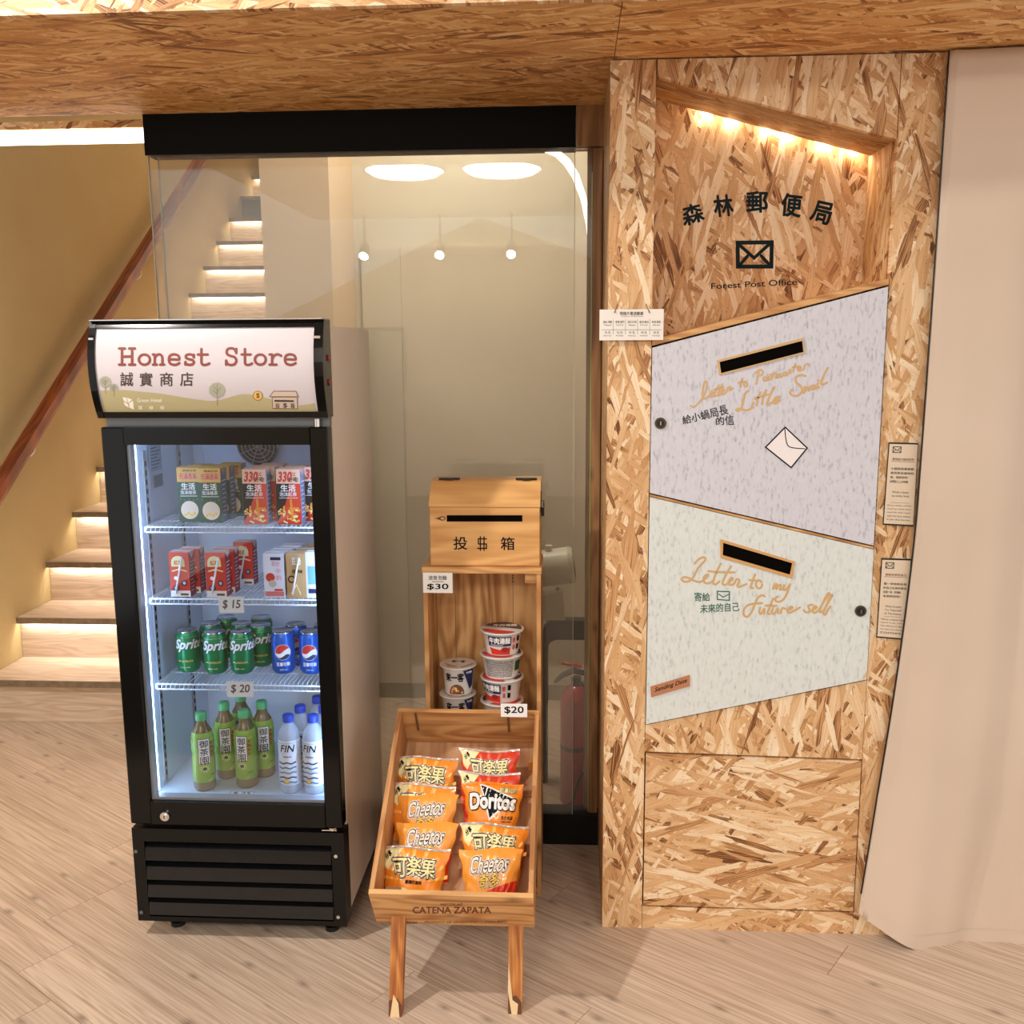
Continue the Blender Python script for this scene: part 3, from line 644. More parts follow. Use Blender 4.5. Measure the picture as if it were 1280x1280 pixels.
# sprayed lettering in the niche
q = lambda x, y: (840+x/6.095, 220+y/6.095)
for ch, bl, br, tl, tr in (('森', (95, 385), (250, 335), (70, 235), (215, 200)), ('林', (330, 312), (472, 298), (312, 152), (452, 140)), ('郵', (570, 275), (728, 275), (568, 120), (728, 118)),
                           ('便', (828, 300), (975, 315), (842, 130), (995, 148)), ('局', (1045, 335), (1190, 375), (1095, 185), (1235, 215))):
    Print().textq(ch, q(*bl), q(*br), q(*tl), q(*tr), TEALINK, 1, .030).build('sprayed_character', px_map(nb), po)
Print().textq('Forest Post Office', q(300, 862), q(952, 828), q(298, 818), q(950, 782), TEALINK, 1, .012).build('small_lettering', px_map(nb), po)
P = Print()
P.stroke([q(500, 508), q(760, 505), q(757, 690), q(502, 690)], 5.0, TEALINK, 1, closed=True)
P.stroke([q(520, 530), q(625, 625), q(735, 525)], 4.2, TEALINK, 1); P.stroke([q(515, 680), q(575, 610)], 4., TEALINK, 1); P.stroke([q(745, 678), q(680, 608)], 4., TEALINK, 1)
P.build('envelope_emblem', px_map(nb), po)

# hanging table card and two framed notes
q0, q1 = at(749.5, 387, Y0-.012), at(829, 425, Y0-.012)
cdt = empty('hanging_card', ((q0.x+q1.x)/2, Y0-.012, q1.z), 'white card with a small five-column table hung by two cords on the chipboard post', 'sign')
bx('card', (q0.x, Y0-.013, q1.z), (q1.x, Y0-.0105, q0.z), PAPER, cdt)
for px in (768, 812):
    a = at(px, 391, Y0-.016); MB().tube([a, a+Vector((.006 if px < 800 else -.006, .006, .014)), a+Vector((.008 if px < 800 else -.008, .014, .022))], .0012, KRAFT, 6).build('cord', cdt)
P = Print(); P.text('明信片寄送郵資', 775, 394, 804, 389.5, INK, 1, .01)
P.text('Postage for mailing postcards', 776, 396.2, 804, 394.6, GREYINK)
for i, (h, e, z_) in enumerate((('台灣', 'Taiwan', '10 元'), ('香港 澳門', 'Hong Kong', '12 元'), ('亞洲 大洋洲', 'Asia', '15 元'), ('歐洲 美洲', 'Europe', '18 元'), ('非洲 其他', 'Africa', '20 元'))):
    x = 753+i*15.2
    P.text(h, x+1, 404, x+12, 400.8, INK); P.text(e, x+2, 407.2, x+11, 405.2, GREYINK); P.text(z_, x+3, 417, x+10, 414, INK); P.text('NTD', x+2, 420.4, x+11, 418.8, GREYINK)
    if i: P.rect(x-1.8, 418, x-1.5, 399, GREYINK)
P.rect(752, 412.4, 827, 412, GREYINK)
P.build('card_print', px_map(Y0-.013), cdt)
for i, (pts, title, L1, L2, L3, yy) in enumerate((
    ([(1111.5, 553), (1148, 554), (1142, 658), (1104, 656)], '寫信給小蝸局長吧', ('小蝸局長最喜歡', '收到來自森林的', '信，寫給他吧！', '記得投入上方信箱'), ('Write a letter', 'to Little Snail'), ('Every letter will be', 'read by Little Snail', 'and he will reply', 'with his best wishes', 'from the forest.'), 0),
    ([(1102.5, 698), (1139, 699), (1132, 800), (1096, 797)], '寫給未來的自己', ('寫一封信給未來', '的自己在森林寄出', '投遞一個，祝福給', '未來的你吧！'), ('Write A Letter', 'To Yourself', 'In The Future'), ('Write a letter and', 'send it to you.', 'We will post it when', 'the date you choose', 'comes.'), 1))):
    Q = [at(px, py, Y0-.006) for px, py in pts]; c = (Q[2]+Q[3])/2
    nt = empty('framed_note', (c.x, Y0-.006, c.z), ('upper beige notice card on the chipboard strip beside the blue door', 'lower beige notice card on the chipboard strip beside the mint door')[i], 'sign', 'notice cards on the right chipboard strip')
    MB().prism([Vector((p.x, Y0-.005, p.z)) for p in Q], (0, .0045, 0), BLACKM).build('backing_frame', nt)
    ctr = sum(Q, Vector())/4
    MB().prism([Vector((p.x, Y0-.006, p.z)).lerp(Vector((ctr.x, Y0-.006, ctr.z)), .035) for p in Q], (0, .0009, 0), BEIGEP).build('card', nt)
    A, B, C_, D_ = pts
    def w2(u, v, A=A, B=B, C_=C_, D_=D_): return tuple((1-v)*((1-u)*a+u*b)+v*((1-u)*d+u*c) for a, b, c, d in zip(A, B, C_, D_))
    P = Print()
    def ln(t, u0, u1, v0, v1, m=INK, b=0.): P.textq(t, w2(u0, v1), w2(u1, v1), w2(u0, v0), w2(u1, v0), m, 1, b)
    P.stroke([w2(.15, .05), w2(.42, .05), w2(.42, .12), w2(.15, .12)], .8, TEALINK, 1, closed=True); P.stroke([w2(.16, .06), w2(.285, .095), w2(.41, .06)], .7, TEALINK, 1); P.stroke([w2(.16, .115), w2(.24, .085)], .6, TEALINK); P.stroke([w2(.41, .115), w2(.33, .085)], .6, TEALINK)
    ln(title, .15, .88, .185, .215, KRAFT, .01); P.stroke([w2(.12, .228), w2(.9, .228)], .35, INK)
    for k, t_ in enumerate(L1): ln(t_, .12, .9 if k < 2 else .72, .30+.052*k, .33+.052*k, INK, .008)
    for k, t_ in enumerate(L2): ln(t_, .22, .78, .585+.045*k, .61+.045*k, GREYINK, .005)
    P.stroke([w2(.2, .725), w2(.8, .725)], .3, GREYINK)
    for k, t_ in enumerate(L3): ln(t_, .1, .88, .75+.042*k, .772+.042*k, GREYINK)
    P.build('note_print', px_map(Y0-.006), nt)

# ================================================================== CURTAIN
def cur(u, v):
    zt, zb = 2.274, .085-.085*min(1, u/.19)**.8
    z = zb+(zt-zb)*v
    # left edge: straight above, swept to the left near the floor
    xl = .880-.012*(1-v)-.088*max(0, 1-v*2.0)**1.5; xr = 1.55
    x = xl+(xr-xl)*u
    y = 2.484+.012*math.sin(u*15+1.2)*(.35+.65*(1-v))+.006*math.sin(u*33+v*2)*(1-v)+.004*math.sin(v*7+u*11)
    y += -.03*max(0, 1-v*5)*math.sin(u*9+.6)
    if u < .02: y += .006
    y += .012*math.exp(-((u-.28-.25*(1-v))**2)/.0009)*math.exp(-((v-.5)**2)/.03)
    return Vector((x, min(y-.004, 2.497), z))
ct = MB().grid(cur, 90, 90, CURT).build('curtain', loc=(1.2, 2.48, 0)); tag(ct, 'floor-length beige cloth curtain hanging right of the chipboard cabinet', 'curtain')
sm = ct.modifiers.new('thickness', 'SOLIDIFY'); sm.thickness = .002; sm.offset = 0
MB().tube([cur(0, v/40)+Vector((-.0015, 0, 0)) for v in range(1, 41)], .0022, BLACKM, 6).build('dark_edge', ct)  # thin black line down the curtain's left edge
MB().grid(lambda u, v: cur(u, .0+.016*v)+Vector((0, -.0022, 0)), 60, 2, CURT).build('hem', ct)
bx('wall_right', (.92, 2.53, 0), (2.0, 2.6, SZ), WALLC, kind='structure')

# ================================================================== DRINKS COOLER
FX0, FX1, FY = -1.182, -.603, 2.40
fr = empty('drinks_cooler', ((FX0+FX1)/2, 2.67, 0), 'tall glass-door drinks cooler with black frame, curved sign box and louvred black base', 'fridge')
BY = 2.935
mb = MB()
mb.box((FX0, 2.452, .07), (FX0+.04, BY, 1.652), BODY).box((FX1-.04, 2.452, .07), (FX1, BY, 1.652), BODY)
mb.box((FX0+.04, 2.89, .07), (FX1-.04, BY, 1.652), BODY).box((FX0+.04, 2.452, 1.395), (FX1-.04, 2.89, 1.652), BODY).box((FX0+.04, 2.452, .07), (FX1-.04, 2.89, .382), BODY)
mb.build('cabinet_body', fr)
ix0, ix1, iz0, iz1, iy = FX0+.043, FX1-.043, .385, 1.392, 2.887
MB().box((FX0+.0402, 2.4525, .383), (ix0, iy, iz1), LINER).box((ix1, 2.4525, .383), (FX1-.0402, iy, iz1), LINER).box((ix0, iy-.004, iz0), (ix1, iy, iz1), LINER)\
    .box((ix0, 2.4525, iz1-.004), (ix1, iy, iz1), LINER).box((ix0, 2.4525, .383), (ix1, iy, iz0+.002), LINER).build('liner', fr)
# evaporator cover with round fan guard
MB().prism([(ix0+.055, iy-.005, 1.22), (ix0+.055, iy-.05, 1.25), (ix0+.055, iy-.085, 1.386), (ix0+.055, iy-.005, 1.386)], (ix1-ix0-.07, 0, 0), mat('evaporator_cover', (206, 214, 224), .5)).build('fan_cover', fr)
c = at(323, 557, iy-.078); nrm = Vector((0, -.968, -.25)); up2_ = Vector((0, -.25, .968))
fg = MB().cyl(c, c+nrm*.003, .060, mat('fan_hole', (40, 42, 44), .7), seg=28)
for r in (.012, .024, .036, .048, .060):
    fg.tube([c+nrm*.008+Vector((1, 0, 0))*r*math.cos(2*PI*i/28)+up2_*r*math.sin(2*PI*i/28) for i in range(28)], .0019, GREY, 5, True)
for a in range(4):
    t_ = PI*a/4+.4; d_ = Vector((math.cos(t_), 0, 0))+up2_*math.sin(t_); fg.tube([c+nrm*.009-d_*.06, c+nrm*.009+d_*.06], .0016, GREY, 5)
fg.build('fan_guard', fr)
# slotted rails
for yy in (2.53, 2.76):
    mb = MB().box((ix0+.0002, yy, iz0+.01), (ix0+.004, yy+.018, iz1-.06), GREY)
    for k in range(36):
        z = iz0+.03+k*.025
        if z < iz1-.09: mb.box((ix0+.0035, yy+.006, z), (ix0+.0045, yy+.013, z+.014), DARK)
    mb.build('shelf_rail', fr)
LEDB = mat('cooler_led', (225, 238, 255), .5, emit=9, ecol=(176, 208, 255))
MB().box((ix0+.0005, 2.462, .40), (ix0+.010, 2.476, 1.37), LEDB).build('light_tube', fr)
MB().box((ix1-.010, 2.462, .40), (ix1-.0005, 2.476, 1.37), LEDB).build('light_tube', fr)
# sticker on the inner wall
sk = MB().box((ix0+.0045, 2.565, 1.27), (ix0+.006, 2.64, 1.345), mat('rating_label', (150, 170, 190), .5)).box((ix0+.0045, 2.585, 1.225), (ix0+.006, 2.64, 1.258), mat('rating_label2', (84, 96, 112), .5))
for k in range(7): sk.box((ix0+.006, 2.572, 1.278+k*.009), (ix0+.0064, 2.612+.02*(k % 3)/2, 1.281+k*.009), NAVY)
sk.build('rating_sticker', fr)
# door
dr = MB().box((FX0, FY, .336), (-1.124, FY+.045, 1.4055), BLACKG, .003).box((-.650, FY, .336), (FX1, FY+.045, 1.4055), BLACKG, .003)\
    .box((-1.124, FY+.0005, 1.361), (-.65, FY+.045, 1.405), BLACKG).box((-1.124, FY+.0005, .3365), (-.65, FY+.045, .4005), BLACKG).build('door', fr)
bx('glass_pane', (-1.124, FY+.008, .4005), (-.65, FY+.012, 1.361), GLASSD, dr)
GASK = mat('gasket_grey', (176, 182, 190), .35, .3)
MB().box((-1.124, FY+.014, .401), (-.65, FY+.04, .409), GASK).box((-1.124, FY+.014, .409), (-1.116, FY+.04, 1.361), GASK).build('gasket', dr)
c = Vector((-1.084, FY, .362)); MB().cyl(c, c+Vector((0, -.007, 0)), .0125, CHROME, seg=20).cyl(c+Vector((0, -.007, 0)), c+Vector((0, -.010, 0)), .008, CHROME, seg=16).box(c+Vector((-.001, -.0108, -.004)), c+Vector((.001, -.009, .004)), DARK).build('lock', dr)
for xx in (-.632,):
    MB().cyl((xx, FY+.01, .329), (xx, FY+.01, .336), .012, CHROME).box((xx-.028, FY+.002, .3275), (xx+.012, FY+.03, .3305), CHROME).build('hinge', fr)
MB().cyl((-.632, FY+.012, 1.4055), (-.632, FY+.012, 1.425), .008, CHROME).build('hinge', fr)
# base with louvres
bs = MB().box((FX0, FY+.002, .050), (-1.150, FY+.06, .322), BLACK).box((-.636, FY+.002, .050), (FX1+.001, FY+.06, .322), BLACK).box((-1.15, FY+.002, .285), (-.636, FY+.06, .322), BLACK)\
    .box((-1.15, FY+.002, .050), (-.636, FY+.06, .064), BLACK).box((-1.15, FY+.045, .064), (-.636, FY+.06, .285), DARK).box((FX0, FY+.06, .055), (FX1-.002, 2.93, .07), BLACK).build('base', fr)
for y0_, y1_ in ((1063, 1078), (1087, 1102), (1110, 1124), (1132, 1146)):
    za, zb = at(300, y0_, FY).z, at(300, y1_, FY).z
    MB().prism([(-1.148, FY+.030, za+.012), (-1.148, FY+.004, za), (-1.148, FY-.002, zb), (-1.148, FY+.004, zb-.003), (-1.148, FY+.034, za-.004)], (.510, 0, 0), SLAT).build('louvre', bs)
for px, py in ((170, 1064), (420, 1070), (177, 1140), (423, 1146)):
    c = at(px, py, FY+.002); MB().cyl(c, c+Vector((0, -.003, 0)), .005, CHROME if px > 300 else STEEL, seg=10).build('screw', bs)
for xx, yy in ((-1.10, 2.47), (-.66, 2.47), (-1.10, 2.86), (-.66, 2.86)):
    MB().cyl((xx, yy, 0), (xx, yy, .012), .02, BLACKM).cyl((xx, yy, .012), (xx, yy, .055), .008, BLACKM).build('foot', fr)
# curved illuminated header
HZ0, HZ1 = 1.4285, 1.668
def hy(z, o=0.):
    t = max(0, min(1, (z-HZ0)/(HZ1-HZ0))); return 2.425-.050*math.sin(PI*(.10+.80*t))**.8*1.0-.004*t-o
zz = [HZ0+(HZ1-HZ0)*i/14 for i in range(15)]
for x0, x1, nm in ((FX0-.004, FX0+.012, 'end_cap'), (FX1-.020, FX1+.003, 'end_cap')):
    MB().prism([(x0, hy(z, .006), z) for z in zz]+[(x0, 2.452, HZ1), (x0, 2.452, HZ0)], (x1-x0, 0, 0), BLACKG).build(nm, fr)
def strip(z0, z1, o, m, name, x0=FX0+.012, x1=FX1-.020, par=fr):
    q = [z0+(z1-z0)*i/40 for i in range(41)]
    return MB().prism([(x0, hy(z, o), z) for z in q]+[(x0, 2.451, z1), (x0, 2.451, z0)], (x1-x0, 0, 0), m).build(name, par)
strip(HZ0, 1.444, .004, BLACKG, 'bottom_frame'); strip(1.650, HZ1, .004, BLACKG, 'top_frame')
sg = strip(1.4445, 1.6495, 0., mat('sign_face', (206, 197, 200), .4, spec=.3), 'sign_panel')
MB().box((FX0-.002, 2.385, HZ1), (FX1, 2.452, HZ1+.0025), CHROME).build('top_trim', fr)
MB().box((FX0+.002, 2.43, 1.4056), (FX1-.002, 2.452, 1.428), STEEL).build('gap_strip', fr)
for z in (1.575, 1.515): MB().cyl((FX1+.003, 2.42, z), (FX1+.006, 2.42, z), .008, mat('red_switch', (150, 40, 36), .4)).build('switch', fr)
MB().box((FX1-.0205, hy(1.625)-.0075, 1.622), (FX1-.004, hy(1.625)-.0065, 1.628), CHROME).box((FX0-.002, hy(1.625)-.0075, 1.622), (FX0+.010, hy(1.625)-.0065, 1.627), CHROME).build('clip', fr)
# sign artwork, traced in picture units and wrapped on the curved face
def sgn(u, v, e):
    y = 2.385
    for _ in range(3): p = at(u, v, y); y = hy(p.z)-e
    return at(u, v, y)
S_ = 4.267
def zs(L_): return [(110+x/S_, 400+y/S_) for x, y in L_]
P = Print(); HILL = mat('hill_green', (182, 170, 128), .6); TRG = mat('tree_grey', (172, 170, 150), .6); TRD = mat('tree_dark', (110, 104, 90), .6)
hill = smooth([(66, 378), (160, 372), (260, 380), (380, 392), (480, 408), (580, 424), (660, 432), (720, 422), (800, 400), (860, 396), (960, 418), (1060, 452), (1130, 456), (1209, 444)], 3)
P.poly(zs(hill+[(1217, 497), (82, 497)]), HILL, 1)
for cx, cy, r in ((92, 330, 30), (138, 362, 22), (688, 374, 40)):
    for k in range(9): a = 2*PI*k/9; P.circ(110+(cx+r*.55*math.cos(a))/S_, 400+(cy+r*.5*math.sin(a))/S_, r*.55/S_, TRG, 2)
    P.stroke(zs([(cx+2, cy+r*2.1), (cx, cy), (cx-r*.5, cy-r*.5)]), .5, TRD, 3); P.stroke(zs([(cx, cy+10), (cx+r*.55, cy-r*.4)]), .45, TRD, 3); P.stroke(zs([(cx, cy+18), (cx-r*.6, cy)]), .45, TRD, 3); P.stroke(zs([(cx, cy), (cx+2, cy-r*.8)]), .45, TRD, 3)
def slab(strokes, x0, x1, yb, h, wd=14):
    for s_ in strokes:
        sm_ = s_[0] == 's'; pts = s_[1:] if sm_ else s_
        P.stroke(zs([(x0+(x1-x0)*a, yb-h*b) for a, b in pts]), wd/S_, SIGNRED, 2, sm_)
YB, XH, CH = 238, 54, 86
slab([[(.18, 0), (.18, 1)], [(.82, 0), (.82, 1)], [(0, 1), (.36, 1)], [(.64, 1), (1, 1)], [(0, 0), (.36, 0)], [(.64, 0), (1, 0)], [(.18, .5), (.82, .5)]], 166, 250, YB, CH)
LO = [['s']+[(.5+.5*math.cos(t), .5+.5*math.sin(t)) for t in [2*PI*i/12 for i in range(13)]]]
LN_ = [[(.15, 0), (.15, 1)], [(-.02, 1), (.15, 1)], [(-.02, 0), (.34, 0)], [(.64, 0), (1, 0)], ['s', (.15, .6), (.3, .92), (.55, 1.02), (.76, .9), (.84, .6), (.84, 0)]]
LE = [['s', (.04, .52), (.5, .52), (.96, .52), (.88, .88), (.5, 1.02), (.12, .88), (.02, .5), (.14, .12), (.5, -.02), (.8, .04), (.98, .16)]]
LS = [['s', (.92, .76), (.75, .96), (.45, 1.02), (.14, .92), (.14, .66), (.45, .54), (.78, .46), (.93, .26), (.8, .04), (.45, -.02), (.18, .06), (.06, .24)], [(.92, .98), (.92, .72)], [(.06, 0), (.06, .26)]]
LT = [['s', (.32, 1.55), (.32, .8), (.34, .15), (.5, -.02), (.75, 0), (.98, .12)], [(.02, 1), (.85, 1)]]
LR = [[(.22, 0), (.22, 1)], [(0, 1), (.22, 1)], [(0, 0), (.6, 0)], ['s', (.22, .55), (.42, .9), (.7, 1.02), (1, .88)]]
for g, a, b, h in ((LO, 271, 330, XH), (LN_, 347, 406, XH), (LE, 430, 488, XH), (LS, 516, 568, XH), (LT, 584, 648, XH), (LS, 733, 795, CH), (LT, 818, 876, XH), (LO, 890, 948, XH), (LR, 968, 1030, XH), (LE, 1049, 1108, XH)): slab(g, a, b, YB, h, 13.5)
DKR = mat('sign_dark_brown', (70, 52, 48), .6)
for k, ch in enumerate('誠實商店'):
    x = (172, 276, 384, 492)[k]; P.text(ch, 110+x/S_, 400+352/S_, 110+(x+68)/S_, 400+280/S_, DKR, 2, .012)
PW_ = mat('sign_white', (244, 240, 226), .6)
for qd in ([(184, 412), (205, 415), (212, 442), (190, 430)], [(208, 414), (236, 425), (216, 444)], [(190, 434), (212, 448), (218, 468), (196, 455)], [(218, 446), (240, 430), (245, 478), (222, 468)]): P.poly(zs(qd), PW_, 2)
P.text('Green Hotel', 110+262/S_, 400+438/S_, 110+392/S_, 400+418/S_, PW_, 2, .01)
for k, ch in enumerate('葉綠宿'): P.text(ch, 110+(268+k*58)/S_, 400+478/S_, 110+(290+k*58)/S_, 400+458/S_, PW_, 2, .01)
P.circ(110+906/S_, 400+404/S_, 26/S_, KRAFT, 2); P.circ(110+906/S_, 400+404/S_, 23/S_, mat('coin_gold', (232, 184, 96), .5), 3); P.text('$', 110+897/S_, 400+418/S_, 110+915/S_, 400+390/S_, KRAFT, 4, .02)
BXP = mat('drawn_box', (206, 186, 168), .6)
P.poly(zs([(980, 412), (1118, 412), (1120, 476), (984, 474)]), KRAFT, 2); P.poly(zs([(984, 414), (1114, 414), (1116, 472), (987, 470)]), BXP, 3)
P.poly(zs([(966, 410), (990, 378), (1110, 378), (1124, 410)]), KRAFT, 4); P.poly(zs([(972, 407), (992, 382), (1108, 382), (1118, 407)]), BXP, 5); P.poly(zs([(994, 426), (1098, 428), (1098, 437), (994, 436)]), DKR, 5)
for k, ch in enumerate('投$箱'): P.text(ch, 110+(1000+k*40)/S_, 400+470/S_, 110+(1022+k*40)/S_, 400+444/S_, DKR, 5, .01)
P.build('sign_print', sgn, sg, 9)

# ---- wire shelves
shz = [1.137, .941, .701]
for z in shz:
    mb = MB(); yf = 2.497; yb = 2.80; x0, x1 = ix0+.012, ix1-.004
    for dz in (0, -.014): mb.tube([(x0, yf, z-.004+dz), (x1, yf, z-.004+dz)], .0022, WIRE, 6)
    for yy in (2.60, 2.70, yb): mb.tube([(x0, yy, z-.006), (x1, yy, z-.006)], .0022, WIRE, 5)
    k = 0; x = x0
    while x < x1:
        mb.tube([(x, yf-.001, z-.018), (x+.004, yf-.001, z-.003), (x, yf+.02, z-.002), (x, yb, z-.002)], .0014, WIRE, 4); x += .0125
    mb.box((x0-.004, yf, z-.018), (x0, yb, z-.004), WIRE)
    mb.build('wire_shelf', fr)
def price_tag(px0, py0, px1, py1, Y, txt, label, m=GREYINK, extra=None, bold=.02, sh=.04, frame=False):
    a, b = at(px0, py1, Y), at(px1, py0, Y)
    t = empty('price_tag', ((a.x+b.x)/2, Y, a.z), label, 'price tag', 'white shelf price tags')
    MB().box((a.x, Y, a.z), (b.x, Y+.0012, b.z), WHITE, 0).build('card', t)
    P = Print(); wd, hg = px1-px0, py1-py0
    if frame: P.stroke([(px0+1, py0+1), (px1-1, py0+1), (px1-1, py1-1), (px0+1, py1-1)], .8, m, 1, closed=True)
    P.text(txt, px0+wd*.14, py1-hg*(.22 if not extra else .14), px1-wd*.14, py0+hg*(.2 if not extra else .55), m, 1, bold, sh)
    if extra: P.text(extra, px0+wd*.18, py0+hg*.36, px1-wd*.2, py0+hg*.14, m, 1, .004); P.rect(px0+wd*.3, py0+hg*.46, px1-wd*.3, py0+hg*.43, GREYINK, 1)
    P.build('price_print', px_map(Y), t); return t
price_tag(274, 746, 304, 766, 2.490, '$ 15', 'white price tag clipped to the cooler shelf under the small cartons, $ 15')
price_tag(284, 852, 316, 871, 2.490, '$ 20', 'white price tag clipped to the cooler shelf under the cans, $ 20')
a = Vector((-.902, 2.468, iz0+.003))
t = empty('price_tag', a, 'white price tag lying flat on the cooler floor before the bottles, $ 25', 'price tag', 'white shelf price tags')
MB().box(a+Vector((-.034, 0, 0)), a+Vector((.034, .03, .0012)), WHITE).build('card', t)
P = Print(); P.stroke([(-.032, .002), (.032, .002), (.032, .028), (-.032, .028)], .0015, GREYINK, 1, closed=True); P.text('$ 25', -.024, .006, .024, .024, GREYINK, 1, .02)
P.build('price_print', plane_map(a+Vector((0, 0, .0012)), (1, 0, 0), (0, 1, 0), (0, 0, 1)), t)

# ---- cartons
def carton(name, w_, d_, h_, front, side, top, label, art, straw=True):
    t = empty(name, (0, 0, 0), label, 'carton')
    mb = MB(); x, y = w_/2, d_/2
    V = [(-x, -y, 0), (x, -y, 0), (x, y, 0), (-x, y, 0), (-x, -y, h_), (x, -y, h_), (x, y, h_), (-x, y, h_)]
    mb.add(V, [(0, 1, 5, 4)], front); mb.add(V, [(1, 2, 6, 5), (3, 0, 4, 7)], side); mb.add(V, [(2, 3, 7, 6), (0, 3, 2, 1)], front); mb.add(V, [(4, 5, 6, 7)], top)
    mb.build('carton_body', t)
    MB().box((-x, -.001, h_), (x, .0055, h_+.0015), top).prism([(x+.0005, -y*.9, h_), (x+.0005, y*.9, h_), (x+.0005, 0, h_-.018)], (.0008, 0, 0), top).build('top_fold', t)
    P = Print(); art(P, w_, h_); P.build('front_print', plane_map((-x, -y, 0), (1, 0, 0), (0, 0, 1), (0, -1, 0)), t)
    P = Print()
    for k in range(9): P.rect(.006, h_*(.12+.08*k), d_*(.6+.25*((k*7) % 3)/2), h_*(.12+.08*k)+.0022, WHITE if side != WHITE else NAVY, 1)
    P.build('side_print', plane_map((x, -y, 0), (0, 1, 0), (0, 0, 1), (1, 0, 0)), t)
    if straw: MB().tube([(-x*.45, -y-.003, h_*.08), (x*.35, -y-.003, h_*.9)], .0026, WHITE, 6).build('straw', t)
    return t
def art_tea(bg, topc):
    def f(P, w_, h_):
        P.rect(0, h_*.80, w_, h_, topc, 1); P.rect(.0, h_*.74, w_, h_*.80, topc, 1)
        if bg == 'g':
            P.text('清爽好茶', w_*.25, h_*.93, w_*.9, h_*.97, INK, 2, .01); P.text('充滿香氣', w_*.1, h_*.79, w_*.92, h_*.91, WHITE, 2, .04); P.text('充滿香氣', w_*.1, h_*.79, w_*.92, h_*.91, RED, 3, .02)
        else:
            P.text('330', w_*.08, h_*.78, w_*.62, h_*.95, RED, 2, .045, .1); P.text('cc', w_*.64, h_*.88, w_*.82, h_*.94, RED, 2, .02); P.text('好喝!', w_*.52, h_*.77, w_*.92, h_*.86, INK, 2, .02)
            P.poly([(0, h_*.74), (w_*.55, h_*.74), (w_*.45, h_*.5), (w_*.2, h_*.2), (0, h_*.05)], INK, 1)
        P.text('生活', w_*.18, h_*.60, w_*.80, h_*.72, WHITE, 3, .025)
        P.text('泡沫綠茶' if bg == 'g' else '泡沫紅茶', w_*.12, h_*.51, w_*.84, h_*.585, WHITE, 3, .012)
        P.rect(w_*.1, h_*.475, w_*.88, h_*.485, WHITE, 2)
        if bg == 'g':
            P.poly([(w_*(.5+.4*math.cos(a)), h_*(.22+.17*math.sin(a))) for a in [2*PI*k/18 for k in range(18)]], mat('drawing_cream', (240, 222, 200), .6), 2)
            for k in range(4): P.circ(w_*(.3+.14*k), h_*(.13+.03*(k % 2)), w_*.07, YEL, 3)
            for k in range(5): P.circ(w_*(.12+.19*k), h_*(.42-.02*(k % 2)), w_*.02, GRNM, 3)
        else:
            rr = random.Random(3)
            for k in range(26):
                x, z = w_*(.08+.84*rr.random()), h_*(.03+.26*rr.random()); a = rr.random()*PI
                P.stroke([(x-.004*math.cos(a), z-.004*math.sin(a)), (x+.005*math.cos(a), z+.005*math.sin(a))], .0045, (YEL, ORA, CREAM)[k % 3], 2)
            P.stroke([(w_*.35, h_*.1), (w_*.45, h_*.42)], .006, REDF, 2); P.stroke([(w_*.62, h_*.1), (w_*.58, h_*.44)], .006, ORA, 2)
    return f
def art_red(P, w_, h_):
    P.rect(0, 0, w_, h_*.14, WHITE, 1); P.poly([(w_*(.45+.34*math.cos(a)), h_*(.78+.14*math.sin(a))) for a in [PI*k/10 for k in range(11)]]+[(w_*.11, h_*.68), (w_*.79, h_*.68)], CREAM, 2)
    P.text('紅茶', w_*.25, h_*.72, w_*.66, h_*.82, RED, 3, .02); P.stroke([(w_*.15, h_*.58), (w_*.5, h_*.62), (w_*.85, h_*.58)], .004, CREAM, 2)
    P.circ(w_*.3, h_*.20, w_*.17, NAVY, 2); P.circ(w_*.72, h_*.31, w_*.15, NAVY, 2); P.circ(w_*.3, h_*.20, w_*.10, SILVER, 3); P.circ(w_*.72, h_*.31, w_*.08, SILVER, 3)
    P.rect(w_*.5, h_*.03, w_*.9, h_*.08, KRAFT, 2); P.circ(w_*.3, h_*.42, w_*.1, WHITE, 2)
def art_lychee(P, w_, h_):
    P.rect(w_*.35, h_*.85, w_*.85, h_*.92, NAVY, 1); P.text('荔枝', w_*.4, h_*.72, w_*.8, h_*.82, PINK, 1, .02); P.text('牛', w_*.6, h_*.55, w_*.85, h_*.66, PINK, 1, .03); P.text('奶', w_*.6, h_*.40, w_*.85, h_*.51, PINK, 1, .03)
    P.circ(w_*.32, h_*.46, w_*.22, RED, 1); P.circ(w_*.42, h_*.32, w_*.18, SILVER, 2); P.rect(w_*.05, h_*.03, w_*.95, h_*.14, mat('soft_red', (220, 120, 120), .5), 1); P.rect(w_*.5, h_*.15, w_*.9, h_*.20, RED, 2)
def art_tan(P, w_, h_):
    P.text('豆奶', w_*.3, h_*.75, w_*.75, h_*.92, WHITE, 1, .04); P.circ(w_*.26, h_*.42, w_*.2, INK, 1); P.circ(w_*.26, h_*.42, w_*.13, TAN, 2); P.text('原味', w_*.3, h_*.56, w_*.85, h_*.64, INK, 1, .02)
    P.stroke([(w_*.2, h_*.1), (w_*.5, h_*.3), (w_*.7, h_*.08)], .003, CREAM, 1)
protoG = carton('tea_carton', .060, .042, .147, GRND, mat('carton_side_blue', (120, 134, 160), .5), mat('ochre_top', (206, 160, 76), .5), '', art_tea('g', mat('ochre', (226, 176, 84), .5)), False)
protoR = carton('tea_carton', .064, .042, .147, REDF, mat('carton_side_blue'), mat('salmon_top', (226, 172, 140), .5), '', art_tea('r', mat('salmon', (240, 196, 166), .5)), False)
protoJ = carton('juice_carton', .054, .040, .122, mat('red_carton', (222, 62, 44), .4), mat('red_carton_side', (176, 52, 56), .45), mat('pale_red_top', (226, 190, 184), .5), '', art_red)
